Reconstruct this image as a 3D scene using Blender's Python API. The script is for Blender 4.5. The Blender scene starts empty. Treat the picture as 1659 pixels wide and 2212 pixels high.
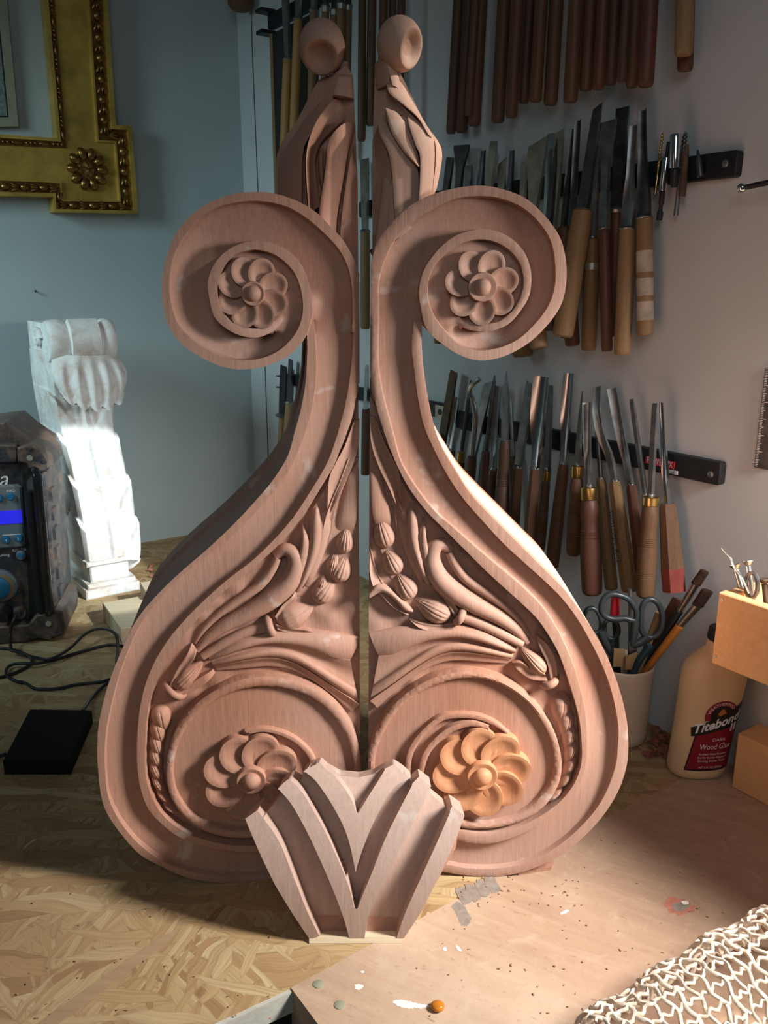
import bpy, bmesh, math, random
import numpy as np
from mathutils import Vector
from mathutils.geometry import delaunay_2d_cdt

random.seed(7)
rng = np.random.default_rng(7)
C = bpy.context.scene.collection
SC = bpy.context.scene

# ------------------------------------------------------------------ camera
FPX, CX, CY = 1850.0, 829.5, 1106.0
PITCH = math.radians(15.0)
CAM = np.array([0.0, 0.0, 0.63])
cp, sp = math.cos(PITCH), math.sin(PITCH)
AX, AU, AF = np.array([1., 0, 0]), np.array([0, sp, cp]), np.array([0, cp, -sp])
cam = bpy.data.cameras.new('camera')
cam.sensor_fit = 'VERTICAL'
cam.sensor_height = 24.0
cam.lens = FPX * 24.0 / 2212.0
cam.clip_start = 0.02
camo = bpy.data.objects.new('camera', cam)
camo.location = CAM
camo.rotation_euler = (math.pi / 2 - PITCH, 0, 0)
C.objects.link(camo)
SC.camera = camo

# ------------------------------------------------------------------ light
SC.view_settings.view_transform = 'Standard'
SC.view_settings.look = 'None'
SC.view_settings.gamma = 1.0
SC.view_settings.exposure = 0.0
w = bpy.data.worlds.new('world')
w.use_nodes = True
w.node_tree.nodes['Background'].inputs[0].default_value = (0.62, 0.80, 0.88, 1)
w.node_tree.nodes['Background'].inputs[1].default_value = 0.032
SC.world = w


def aim(o, target):
    d = Vector(target) - o.location
    o.rotation_euler = d.to_track_quat('-Z', 'Y').to_euler()


def area(name, loc, target, sx, sy, power, col):
    l = bpy.data.lights.new(name, 'AREA')
    l.shape = 'RECTANGLE'
    l.size, l.size_y, l.energy, l.color = sx, sy, power, col
    o = bpy.data.objects.new(name, l)
    o.location = loc
    C.objects.link(o)
    aim(o, target)
    return o


def spot(name, loc, target, half_deg, power, col, blend=0.3, radius=0.01):
    l = bpy.data.lights.new(name, 'SPOT')
    l.spot_size = math.radians(2 * half_deg)
    l.spot_blend, l.energy, l.color, l.shadow_soft_size = blend, power, col, radius
    o = bpy.data.objects.new(name, l)
    o.location = loc
    C.objects.link(o)
    aim(o, target)
    return o


def beam(name, loc, target, sx, sy, power, col, spread=3.0):
    """added narrow area lamp, standing in for sun through the assumed window"""
    o = area(name, loc, target, sx, sy, power, col)
    o.data.spread = math.radians(spread)
    return o


key = area('assumed_window_daylight', (0.735, 0.49, 0.68), (0.10, 0.80, 0.13), 0.16, 0.24, 5.4, (1.0, 0.972, 0.935))  # lamp set inside the room for an assumed window, out of view at right
key.data.spread = math.radians(88)
area('room_fill', (0.00, -0.75, 1.30), (0.70, 0.95, 0.60), 0.7, 0.7, 4.3, (0.86, 0.94, 1.0))  # soft fill lamp added behind the camera to lift the tool wall
lw = area('left_wall_fill', (-1.25, 0.95, 1.00), (-0.62, 1.80, 0.46), 0.35, 0.45, 1.9, (0.66, 0.94, 1.0))  # bluish fill lamp added to brighten the left wall and corbel
lw.data.spread = math.radians(80)
beam('added_lamp_on_bracket', (1.15, 0.886, 1.11), (0.15, 0.886, 0.36), 0.105, 0.46, 0.8, (1.0, 0.93, 0.84))  # added narrow lamp that whitens the right bracket's outer side as sun would
beam('added_lamp_on_finial', (1.05, 0.72, 1.36), (0.06, 0.86, 0.775), 0.11, 0.15, 0.11, (1.0, 0.93, 0.84), 5)  # added narrow lamp to brighten the right finial
beam('added_lamp_on_netting', (1.10, 0.40, 0.95), (0.46, 0.56, 0.06), 0.22, 0.17, 0.6, (1.0, 0.95, 0.88), 6)  # added narrow lamp aimed at the netting in place of sun
spot('added_spot_on_corbel', (0.95, 0.44, 1.10), (-0.52, 1.60, 0.20), 5.6, 250.0, (0.84, 0.97, 1.0), 0.12)  # added spot lamp aimed at the corbel to imitate a sun patch

# ------------------------------------------------------------------ pixel rays and planes
def ray(px, py):
    return AX * ((px - CX) / FPX) + AU * ((CY - py) / FPX) + AF


def onz(px, py, z=0.0):
    d = ray(px, py)
    return CAM + d * ((z - CAM[2]) / d[2])


def camdepth(p):
    return float(np.dot(np.asarray(p) - CAM, AF))


class Plane:
    """a real plane in the room: origin O, in-plane axes U, V, normal N towards the room"""
    def __init__(s, O, U, V, N):
        s.O, s.U, s.V, s.N = [np.array(a, float) for a in (O, U, V, N)]

    def hit(s, px, py, off=0.0):
        d = ray(px, py)
        o = s.O + s.N * off
        return CAM + d * (np.dot(o - CAM, s.N) / np.dot(d, s.N))

    def uv(s, pts, off=0.0):
        out = []
        for p in pts:
            q = s.hit(p[0], p[1], off) - s.O
            out.append((np.dot(q, s.U), np.dot(q, s.V)))
        return np.array(out)

    def w(s, u, v, h=0.0):
        return s.O + s.U * u + s.V * v + s.N * h

    def W(s, uv, h):
        uv = np.asarray(uv)
        h = np.broadcast_to(np.asarray(h, float), (len(uv),))
        return s.O + uv[:, :1] * s.U + uv[:, 1:2] * s.V + h[:, None] * s.N


Z = np.array([0, 0, 1.0])
# tool wall: passes the bench line seen at (1455,1588); it runs to the vanishing point (-468,575)
WP = onz(1455, 1588)
_d = ray(-468, 610.0)
WD = np.array([_d[0], _d[1], 0]); WD /= np.linalg.norm(WD)      # deep direction along the tool wall
WN = np.array([-WD[1], WD[0], 0])                                # towards the room
if WN[1] > 0: WN = -WN
TW = Plane(WP, -WD, Z, WN)
_ray = ray(546, 900)
_t = np.linalg.solve(np.array([[WD[0], -_ray[0]], [WD[1], -_ray[1]]]), -WP[:2])
CORNER = WP + WD * _t[0]
LN = -WD                                                          # left wall normal, towards the room
LWD = WN                                                          # left wall runs this way from the corner
LW = Plane(CORNER, -WN, Z, LN)

# ------------------------------------------------------------------ mesh helpers
def smooth(pts, step, closed=False):
    """Catmull-Rom through the points, resampled at even steps"""
    P = np.array(pts, float)
    n = len(P)
    if n == 2:
        L = np.linalg.norm(P[1] - P[0]); k = max(2, int(L / step) + 1)
        return np.array([P[0] + (P[1] - P[0]) * i / (k - 1) for i in range(k)])
    if closed:
        Q = np.vstack([P[-1:], P, P[:2]])
        segs = n
    else:
        Q = np.vstack([2 * P[0] - P[1], P, 2 * P[-1] - P[-2]])
        segs = n - 1
    out = []
    for i in range(segs):
        p0, p1, p2, p3 = Q[i:i + 4]
        for t in np.linspace(0, 1, 16, endpoint=False):
            out.append(0.5 * (2 * p1 + (p2 - p0) * t + (2 * p0 - 5 * p1 + 4 * p2 - p3) * t * t + (3 * p1 - p0 - 3 * p2 + p3) * t ** 3))
    out.append(Q[1] if closed else P[-1])
    out = np.array(out)
    s = np.concatenate([[0], np.cumsum(np.linalg.norm(np.diff(out, axis=0), axis=1))])
    k = max(3, int(round(s[-1] / step)) + 1)
    tt = np.linspace(0, s[-1], k)
    r = np.stack([np.interp(tt, s, out[:, j]) for j in range(out.shape[1])], 1)
    return r[:-1] if closed else r


def resample(pts, k, sm=True):
    P = smooth(pts, 1e9) if False else np.array(pts, float)
    if sm and len(P) > 2:
        L = np.linalg.norm(np.diff(P, axis=0), axis=1).sum()
        P = smooth(P, L / (k * 2.0))
    s = np.concatenate([[0], np.cumsum(np.linalg.norm(np.diff(P, axis=0), axis=1))])
    tt = np.linspace(0, s[-1], k)
    return np.stack([np.interp(tt, s, P[:, j]) for j in range(P.shape[1])], 1)


def root(name, loc, label, cat, group=None, kind=None):
    o = bpy.data.objects.new(name, None)
    o.empty_display_size = 0.02
    o.location = loc
    C.objects.link(o)
    tag(o, label, cat, group, kind)
    return o


def tag(o, label=None, cat=None, group=None, kind=None):
    if label: o['label'] = label
    if cat: o['category'] = cat
    if group: o['group'] = group
    if kind: o['kind'] = kind
    return o


def base_of(parent):
    p = Vector((0, 0, 0))
    while parent is not None:
        p = p + parent.location
        parent = parent.parent
    return np.array(p)


def mesh(name, verts, faces, mat, parent=None, sm=True, angle=40, origin=None):
    """one mesh object from world-space vertices; normals made consistent"""
    b = base_of(parent) if parent is not None else (np.array(origin, float) if origin is not None else np.zeros(3))
    V = np.asarray(verts, float) - b
    me = bpy.data.meshes.new(name)
    me.from_pydata([tuple(v) for v in V], [], [tuple(int(i) for i in f) for f in faces])
    bm = bmesh.new(); bm.from_mesh(me)
    bmesh.ops.remove_doubles(bm, verts=bm.verts, dist=1e-6)
    bmesh.ops.recalc_face_normals(bm, faces=bm.faces)
    bm.to_mesh(me); bm.free()
    if sm:
        me.polygons.foreach_set('use_smooth', [True] * len(me.polygons))
        me.set_sharp_from_angle(angle=math.radians(angle))
    me.materials.append(mat)
    o = bpy.data.objects.new(name, me)
    if parent is not None: o.parent = parent
    elif origin is not None: o.location = origin
    C.objects.link(o)
    return o


class MB:
    """collects shapes into ONE mesh"""
    def __init__(s): s.v, s.f = [], []

    def add(s, verts, faces):
        k = len(s.v)
        s.v += [np.asarray(v, float) for v in verts]
        s.f += [tuple(i + k for i in f) for f in faces]
        return s

    def rings(s, rings, cap=True, closed=False):
        n = len(rings[0]); f = []
        m = len(rings)
        for i in range(m if closed else m - 1):
            a, b = i * n, ((i + 1) % m) * n
            for j in range(n):
                k = (j + 1) % n
                f.append((a + j, a + k, b + k, b + j))
        if cap and not closed:
            f.append(tuple(range(n))); f.append(tuple(range((m - 1) * n, m * n)))
        return s.add([p for r in rings for p in r], f)

    def lathe(s, p0, p1, prof, n=20, ref=None, flat=(1, 1), phase=0.0):
        """prof: list of (fraction along p0->p1, radius)"""
        p0, p1 = np.array(p0, float), np.array(p1, float)
        a = p1 - p0; a /= np.linalg.norm(a)
        x = np.array(ref if ref is not None else ((1, 0, 0) if abs(a[0]) < .8 else (0, 1, 0)), float)
        x = x - a * np.dot(a, x); x /= np.linalg.norm(x)
        y = np.cross(a, x)
        R = []
        for t, r in prof:
            c = p0 + (p1 - p0) * t
            R.append([c + x * math.cos(q) * r * flat[0] + y * math.sin(q) * r * flat[1] for q in [phase + 2 * math.pi * i / n for i in range(n)]])
        return s.rings(R)

    def tube(s, path, rad, n=8, closed=False):
        P = np.array(path, float); m = len(P)
        rad = np.broadcast_to(np.asarray(rad, float), (m,))
        R = []; prev = None
        for i in range(m):
            if closed: t = P[(i + 1) % m] - P[i - 1]
            else: t = P[min(i + 1, m - 1)] - P[max(i - 1, 0)]
            t = t / (np.linalg.norm(t) + 1e-12)
            if prev is None:
                x = np.cross(t, (0.31, 0.17, 0.93))
            else: x = prev - t * np.dot(prev, t)
            x /= np.linalg.norm(x) + 1e-12; prev = x
            y = np.cross(t, x)
            R.append([P[i] + (x * math.cos(q) + y * math.sin(q)) * rad[i] for q in [2 * math.pi * k / n for k in range(n)]])
        return s.rings(R, closed=closed)

    def box(s, c, ax, ay, az, dx, dy, dz):
        c = np.array(c, float); ax, ay, az = [np.array(q, float) for q in (ax, ay, az)]
        v = [c + ax * (i * dx / 2) + ay * (j * dy / 2) + az * (k * dz / 2) for i in (-1, 1) for j in (-1, 1) for k in (-1, 1)]
        return s.add(v, [(0, 1, 3, 2), (4, 6, 7, 5), (0, 4, 5, 1), (2, 3, 7, 6), (0, 2, 6, 4), (1, 5, 7, 3)])

    def ball(s, c, rx, ry, rz, ax=(1, 0, 0), ay=(0, 1, 0), az=(0, 0, 1), n=16, m=10, fn=None):
        c = np.array(c, float); ax, ay, az = [np.array(q, float) for q in (ax, ay, az)]
        R = []
        for i in range(m + 1):
            th = math.pi * (i + 0.001) / (m + 0.002)
            ring = []
            for j in range(n):
                ph = 2 * math.pi * j / n
                d = np.array([math.sin(th) * math.cos(ph), math.sin(th) * math.sin(ph), math.cos(th)])
                k = fn(d) if fn else 1.0
                ring.append(c + (ax * d[0] * rx + ay * d[1] * ry + az * d[2] * rz) * k)
            R.append(ring)
        return s.rings(R)

    def prism(s, pl, uv, h0, h1, inset=0.0):
        uv = np.asarray(uv, float); n = len(uv)
        a = pl.W(uv, h0); b = pl.W(uv, h1)
        if inset:
            q = offset_poly(uv, inset)
            e = inset if h1 > h0 else -inset
            return s.rings([list(a), list(pl.W(uv, h1 - e)), list(pl.W(q, h1))])
        return s.rings([list(a), list(b)])

    def done(s, name, mat, parent=None, **k):
        return mesh(name, s.v, s.f, mat, parent, **k)


def offset_poly(uv, d):
    """moves a closed polygon inwards by d"""
    uv = np.asarray(uv, float)
    area2 = np.sum(uv[:, 0] * np.roll(uv[:, 1], -1) - np.roll(uv[:, 0], -1) * uv[:, 1])
    sg = 1 if area2 > 0 else -1
    e1 = uv - np.roll(uv, 1, 0); e2 = np.roll(uv, -1, 0) - uv
    def nrm(e):
        L = np.linalg.norm(e, axis=1, keepdims=True) + 1e-12
        return np.stack([-e[:, 1], e[:, 0]], 1) / L
    n1, n2 = nrm(e1), nrm(e2)
    b = n1 + n2
    b /= np.maximum((b * n1).sum(1, keepdims=True), 0.35)
    return uv + sg * d * b


def inside(P, poly):
    P = np.asarray(P); poly = np.asarray(poly)
    r = np.zeros(len(P), bool)
    x, y = P[:, 0], P[:, 1]
    x0, y0 = poly[-1]
    for x1, y1 in poly:
        c = (y1 > y) != (y0 > y)
        if c.any():
            xi = (x0 - x1) * (y - y1) / ((y0 - y1) if y0 != y1 else 1e-12) + x1
            r ^= c & (x < xi)
        x0, y0 = x1, y1
    return r


def near(P, line):
    """distance and index of the nearest sample of a dense polyline"""
    d = np.empty(len(P)); k = np.empty(len(P), int)
    for a in range(0, len(P), 4000):
        D = ((P[a:a + 4000, None, :] - line[None]) ** 2).sum(2)
        k[a:a + 4000] = D.argmin(1); d[a:a + 4000] = np.sqrt(D.min(1))
    return d, k

# ------------------------------------------------------------------ materials
def new_mat(name, rough=0.6, metal=0.0, spec=0.4):
    m = bpy.data.materials.new(name); m.use_nodes = True
    nt = m.node_tree; b = nt.nodes['Principled BSDF']
    b.inputs['Roughness'].default_value = rough
    b.inputs['Metallic'].default_value = metal
    b.inputs['Specular IOR Level'].default_value = spec
    return m, nt, b


def nd(nt, t, **k):
    n = nt.nodes.new(t)
    for a, v in k.items():
        if a.startswith('i_'):
            key = a[2:]
            n.inputs[int(key) if key.isdigit() else key].default_value = v
        else: setattr(n, a, v)
    return n


def coords(nt, scale=(1, 1, 1), rot=(0, 0, 0), geo=False):
    tc = nd(nt, 'ShaderNodeTexCoord')
    mp = nd(nt, 'ShaderNodeMapping')
    mp.inputs['Scale'].default_value = scale
    mp.inputs['Rotation'].default_value = rot
    nt.links.new(tc.outputs['Object'], mp.inputs['Vector'])
    return mp.outputs['Vector']


def mixc(nt, fac, a, b, mode='MIX'):
    n = nd(nt, 'ShaderNodeMix', data_type='RGBA', blend_type=mode)
    for sock, v in ((n.inputs[0], fac), (n.inputs[6], a), (n.inputs[7], b)):
        if isinstance(v, bpy.types.NodeSocket): nt.links.new(v, sock)
        elif isinstance(v, (int, float)): sock.default_value = v
        else: sock.default_value = tuple(v) + ((1,) if len(v) == 3 else ())
    return n.outputs[2]


def rampf(nt, src, lo, hi):
    n = nd(nt, 'ShaderNodeMapRange'); n.inputs[1].default_value = lo; n.inputs[2].default_value = hi
    nt.links.new(src, n.inputs[0])
    return n.outputs[0]


def noise(nt, vec, scale, detail=4.0, rough=0.55, dist=0.0):
    n = nd(nt, 'ShaderNodeTexNoise'); n.inputs['Scale'].default_value = scale
    n.inputs['Detail'].default_value = detail; n.inputs['Roughness'].default_value = rough
    n.inputs['Distortion'].default_value = dist
    nt.links.new(vec, n.inputs['Vector'])
    return n.outputs['Fac']


def bump(nt, b, h, strength, dist):
    n = nd(nt, 'ShaderNodeBump'); n.inputs['Strength'].default_value = strength; n.inputs['Distance'].default_value = dist
    nt.links.new(h, n.inputs['Height']); nt.links.new(n.outputs['Normal'], b.inputs['Normal'])


def srgb(r, g, b):
    f = lambda c: ((c / 255) / 12.92 if c / 255 <= 0.04045 else ((c / 255 + 0.055) / 1.055) ** 2.4)
    return (f(r), f(g), f(b))


def wood(name, light, dark, rough=0.65, axis='z', scale=1.0, patch=None, patch_amt=0.5, grain=0.5, bumpd=0.0006, spec=0.3):
    """procedural wood, grain along one axis; patch = colour of filler or wear spots"""
    m, nt, b = new_mat(name, rough, 0, spec)
    st = {'x': (9, 170, 170), 'y': (170, 9, 170), 'z': (260, 260, 10)}[axis]
    v = coords(nt, tuple(q * scale for q in st))
    g = noise(nt, v, 1.0, 6, 0.65, 0.6)
    v2 = coords(nt, tuple(q * scale * 0.05 + 3 for q in st))
    g2 = noise(nt, v2, 1.0, 3, 0.5)
    c = mixc(nt, rampf(nt, g, 0.5 - 0.5 * (1 - grain * 0.5), 0.5 + 0.5 * (1 - grain * 0.5)), dark, light)
    c = mixc(nt, rampf(nt, g2, 0.35, 0.7), c, mixc(nt, 0.45, c, light), 'MIX')
    if patch:
        v3 = coords(nt, (1, 1, 1))
        p = noise(nt, v3, 22.0, 3, 0.6, 0.3)
        c = mixc(nt, rampf(nt, p, 0.64, 0.70), c, mixc(nt, patch_amt, c, patch))
        p2 = noise(nt, v3, 6.0, 2, 0.5)
        c = mixc(nt, rampf(nt, p2, 0.3, 0.75), c, mixc(nt, 0.35, c, patch))
    nt.links.new(c, b.inputs['Base Color'])
    bump(nt, b, g, 0.5, bumpd)
    return m


def plain(name, col, rough=0.5, metal=0.0, var=0.15, vscale=30.0, spec=0.4, bumpd=0.0, dust=None, dust_amt=0.5):
    m, nt, b = new_mat(name, rough, metal, spec)
    v = coords(nt)
    n = noise(nt, v, vscale, 4, 0.6)
    d = tuple(max(0, c * (1 - var)) for c in col); l = tuple(min(1, c * (1 + var)) for c in col)
    c = mixc(nt, rampf(nt, n, 0.3, 0.7), d, l)
    if dust:
        n2 = noise(nt, v, vscale * 0.6, 5, 0.7, 0.5)
        geo = nd(nt, 'ShaderNodeNewGeometry')
        sx = nd(nt, 'ShaderNodeSeparateXYZ'); nt.links.new(geo.outputs['Normal'], sx.inputs[0])
        up = rampf(nt, sx.outputs[2], -0.2, 0.9)
        mu = nd(nt, 'ShaderNodeMath', operation='MULTIPLY_ADD'); nt.links.new(up, mu.inputs[0]); mu.inputs[1].default_value = dust_amt
        nt.links.new(rampf(nt, n2, 0.45, 0.95), mu.inputs[2])
        c = mixc(nt, mu.outputs[0], c, dust)
    nt.links.new(c, b.inputs['Base Color'])
    if bumpd: bump(nt, b, n, 0.6, bumpd)
    return m


M = {}
M['bracket'] = wood('reddish carving wood', srgb(184, 134, 110), srgb(142, 96, 75), 0.62, 'z', 1.0, srgb(200, 186, 176), 0.5, 0.4, 0.0007)
M['bracket_side'] = M['bracket']
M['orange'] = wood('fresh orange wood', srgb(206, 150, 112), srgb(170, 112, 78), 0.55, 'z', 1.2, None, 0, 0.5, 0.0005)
M['keystone'] = wood('pale greyish carving wood', srgb(194, 164, 148), srgb(160, 124, 108), 0.6, 'z', 0.8, srgb(200, 190, 184), 0.5, 0.4, 0.0006)
M['finial'] = wood('brown carving wood', srgb(192, 152, 130), srgb(148, 104, 84), 0.6, 'z', 1.0, srgb(205, 180, 165), 0.5, 0.5, 0.0006)
M['handle_dark'] = wood('dark brown handle wood', srgb(98, 72, 56), srgb(60, 43, 35), 0.5, 'z', 1.6)
M['handle_brown'] = wood('mid brown handle wood', srgb(112, 82, 58), srgb(70, 49, 36), 0.5, 'z', 1.6)
M['handle_red'] = wood('reddish handle wood', srgb(108, 70, 55), srgb(70, 43, 35), 0.45, 'z', 1.6)
M['handle_tan'] = wood('tan handle wood', srgb(154, 126, 90), srgb(114, 89, 60), 0.5, 'z', 1.6)
M['handle_yellow'] = wood('yellow boxwood handle', srgb(176, 136, 76), srgb(132, 96, 50), 0.5, 'z', 1.6)
M['handle_olive'] = wood('olive brown handle wood', srgb(140, 112, 74), srgb(92, 70, 46), 0.5, 'z', 1.6)
M['pine'] = wood('pine board', srgb(232, 186, 132), srgb(204, 150, 98), 0.6, 'x', 0.7)
M['pale_offcut'] = wood('pale offcut wood', srgb(226, 208, 178), srgb(200, 176, 142), 0.7, 'x', 0.8)
M['steel'] = plain('bright chisel steel', (0.55, 0.57, 0.58), 0.22, 1.0, 0.12, 60)
M['steel_dark'] = plain('dull dark steel', (0.13, 0.13, 0.135), 0.42, 0.9, 0.35, 50)
M['steel_grey'] = plain('grey worn steel', (0.27, 0.28, 0.28), 0.4, 0.9, 0.3, 50)
M['steel_pale'] = plain('pale tarnished steel', (0.42, 0.39, 0.32), 0.45, 0.8, 0.3, 40)
M['rust'] = plain('rusty file steel', srgb(96, 80, 66), 0.7, 0.4, 0.3, 60)
M['chrome'] = plain('chrome', (0.75, 0.76, 0.78), 0.1, 1.0, 0.05, 20)
M['brass'] = plain('brass', srgb(206, 176, 112), 0.3, 1.0, 0.12, 40)
M['black'] = plain('black plastic', (0.018, 0.018, 0.02), 0.45, 0, 0.2, 30)
M['black_matte'] = plain('black matte foam', (0.010, 0.010, 0.011), 0.9, 0, 0.3, 200, 0.2, 0.0004)
M['strip'] = plain('black magnetic strip', (0.012, 0.013, 0.016), 0.5, 0, 0.3, 40)
M['rubber'] = plain('black cable rubber', (0.02, 0.022, 0.026), 0.4, 0, 0.1, 30)
M['white'] = plain('white letters', (0.8, 0.8, 0.8), 0.5, 0, 0.03)
M['red'] = plain('red label', srgb(196, 40, 50), 0.5, 0, 0.05)

# ------------------------------------------------------------------ carved relief panels
def relief(name, pl, outline, hfun, feats, spacing, side, mat, parent, angle=42):
    """closed carved slab: outline (uv, closed), front face shaped by hfun(uv), side = [(depth, inset)...] to the back"""
    ol = np.asarray(outline)
    u0, v0 = ol.min(0); u1, v1 = ol.max(0)
    g = np.stack(np.meshgrid(np.arange(u0, u1, spacing), np.arange(v0, v1, spacing * 0.9)), -1)
    g[1::2, :, 0] += spacing * 0.5
    g = g.reshape(-1, 2) + rng.normal(0, spacing * 0.04, (g.shape[0] * g.shape[1], 2))
    g = g[inside(g, ol)]
    dense = np.vstack([ol, ] + [0.5 * (ol + np.roll(ol, -1, 0))])
    d, _ = near(g, dense); g = g[d > spacing * 0.55]
    F = np.vstack(feats) if feats else np.zeros((0, 2))
    if len(F):
        F = F[inside(F, ol)]
        d, _ = near(F, dense); F = F[d > 0.0006]
        key = np.unique(np.round(F / 0.00055).astype(int), axis=0, return_index=True)[1]
        F = F[key]
        d, _ = near(g, F); g = g[d > spacing * 0.5]
    pts = np.vstack([ol, F, g])
    n = len(ol)
    r = delaunay_2d_cdt([Vector(p) for p in pts], [(i, (i + 1) % n) for i in range(n)], [], 1, 1e-7)
    P = np.array([tuple(v) for v in r[0]]); tris = [tuple(f) for f in r[2]]
    where = {}
    for i, src in enumerate(r[3]):
        for q in src: where[q] = i
    h = hfun(P)
    V = list(pl.W(P, h))
    idx = [where[i] for i in range(n)]
    F_ = list(tris)
    cur = idx; k = len(V)
    for dep, ins in side:
        q = offset_poly(ol, ins) if ins else ol
        hh = np.minimum(-dep, h[idx] - 0.0005)
        V += list(pl.W(q, hh))
        new = list(range(k, k + n)); k += n
        for j in range(n):
            a, b = j, (j + 1) % n
            F_.append((cur[a], cur[b], new[b], new[a]))
        cur = new
    F_.append(tuple(cur))
    V = np.array(V)
    V[:, 2] = np.maximum(V[:, 2], 0.0006)       # flat on the bench
    return mesh(name, V, F_, mat, parent, angle=angle)


def edge_feats(line, closed=False, e=0.0005):
    L = np.asarray(line)
    t = np.gradient(L, axis=0); t /= np.linalg.norm(t, axis=1, keepdims=True) + 1e-12
    nn = np.stack([-t[:, 1], t[:, 0]], 1)
    return [L + nn * e, L - nn * e]


class Fillet:
    """raised band between two traced edges"""
    def __init__(s, pl, A, B, h0, h1=None, crown=0.0014, n=1000, grow=None):
        a, b = resample(pl.uv(A), n), resample(pl.uv(B), n)
        s.c = (a + b) / 2; s.hw = np.linalg.norm(a - b, axis=1) / 2
        s.h = np.linspace(h0, h1 if h1 is not None else h0, n)
        s.crown = crown; s.fade = 0.0
        pa, pb = resample(a, 900, False), resample(b, 900, False)
        dd = (pa - pb) / (np.linalg.norm(pa - pb, axis=1, keepdims=True) + 1e-9)
        tt = np.linspace(0, 1, 900)
        ga = np.full(900, 0.0003) if grow is None else np.where([grow(t) for t in tt], 0.0016, 0.0003)
        s.poly = np.vstack([pa + dd * ga[:, None], (pb - dd * 0.0003)[::-1]])
        L = np.linalg.norm(np.diff(a, axis=0), axis=1).sum()
        k = max(12, int(L / 0.0019))
        s.feats = edge_feats(resample(a, k, False)) + edge_feats(resample(b, k, False)) + [resample(s.c, k, False)]

    def apply(s, P, h):
        d, i = near(P, s.c)
        q = d / np.maximum(s.hw[i], 1e-5)
        top = s.h[i] - s.crown * np.clip(q, 0, 1) ** 4
        if s.fade: top = top - s.fade * np.clip((i / len(s.c) - 0.90) / 0.10, 0, 1) ** 2
        m = inside(P, s.poly)
        h[m] = np.maximum(h[m], top[m])
        return h


def lobe(name, pl, A, B, hA, hB, bulge, base, parent, mat, na=26, nb=9, ridge=0.0, tip0=0.0, tip1=0.0):
    """carved leaf between two traced edges: edge heights hA, hB, cross bulge (hollow if negative)"""
    a, b = resample(pl.uv(A), na), resample(pl.uv(B), na)
    mb = MB(); R = []
    for i in range(na):
        t = i / (na - 1)
        ends = 1 - tip0 * (1 - min(1, t / 0.25)) ** 2 - tip1 * (1 - min(1, (1 - t) / 0.25)) ** 2
        ring = [pl.w(a[i][0], a[i][1], base)]
        for j in range(nb):
            s = j / (nb - 1)
            p = a[i] * (1 - s) + b[i] * s
            h = hA * (1 - s) + hB * s + bulge * math.sin(math.pi * s) + ridge * math.exp(-((s - 0.5) / 0.12) ** 2)
            if j in (0, nb - 1): h -= 0.0008
            h = base + (h - base) * ends
            ring.append(pl.w(p[0], p[1], h))
        ring.append(pl.w(b[i][0], b[i][1], base))
        R.append(ring)
    mb.rings(R)
    return mb.done(name, mat, parent, angle=50)


def pxs(pl, p):
    q = pl.uv([p, (p[0] + 1, p[1])])
    return np.linalg.norm(q[1] - q[0])


def stem(name, pl, path, w, h, parent, mat, flat=0.0):
    c = pl.uv(path)
    c = smooth(c, 0.003)
    k = pxs(pl, path[0])
    r = np.interp(np.linspace(0, 1, len(c)), np.linspace(0, 1, len(w)), np.array(w) * k)
    hh = np.interp(np.linspace(0, 1, len(c)), np.linspace(0, 1, len(h)), h) if hasattr(h, '__len__') else np.full(len(c), h)
    return MB().tube(pl.W(c, hh), r, 12).done(name, mat, parent, angle=60)


def bud(name, pl, p, q, hw, H, base, parent, mat, lines=(-.45, 0, .45), open_tip=False):
    """half-ellipsoid bud from base point p to tip q with incised lines"""
    k = pxs(pl, p)
    a, b = pl.uv([p, q]); ax = b - a; L = np.linalg.norm(ax); ax /= L
    nn = np.array([-ax[1], ax[0]])
    R = []; na, nb = 30, 27
    for i in range(na):
        t = 0.004 + 0.992 * i / (na - 1)
        prof = (math.sin(math.pi * t ** 0.80) ** 0.75) * (1 - 0.25 * t)
        wdt = max(hw * k * prof, 1e-5)
        ring = [pl.w(*(a + ax * L * t - nn * wdt), base)]
        for j in range(nb):
            s = -1 + 2 * j / (nb - 1)
            h = base + (H - base) * math.sqrt(max(0, 1 - s * s)) * min(1, prof * 1.15)
            for l in lines:
                if 0.15 < t < 0.92: h -= 0.0009 * math.exp(-((s - l * (1 - 0.35 * t)) / 0.06) ** 2)
            ring.append(pl.w(*(a + ax * L * t + nn * wdt * s), h))
        ring.append(pl.w(*(a + ax * L * t + nn * wdt), base))
        R.append(ring)
    return MB().rings(R).done(name, mat, parent, angle=50)


def collar(name, pl, c, d, hw, r, h, base, parent, mat):
    """raised band wrapped over a stem at c; d = stem direction in pixels"""
    k = pxs(pl, c)
    u = pl.uv([c, (c[0] + d[0], c[1] + d[1])]); ax = u[1] - u[0]; ax /= np.linalg.norm(ax)
    nn = np.array([-ax[1], ax[0]])
    path = []
    for i in range(13):
        q = math.pi * i / 12
        p = u[0] + nn * math.cos(q) * hw * k
        path.append(pl.w(p[0], p[1], base + (h - base) * math.sin(q)))
    return MB().tube(path, r * k, 10).done(name, mat, parent, angle=60)


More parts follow.
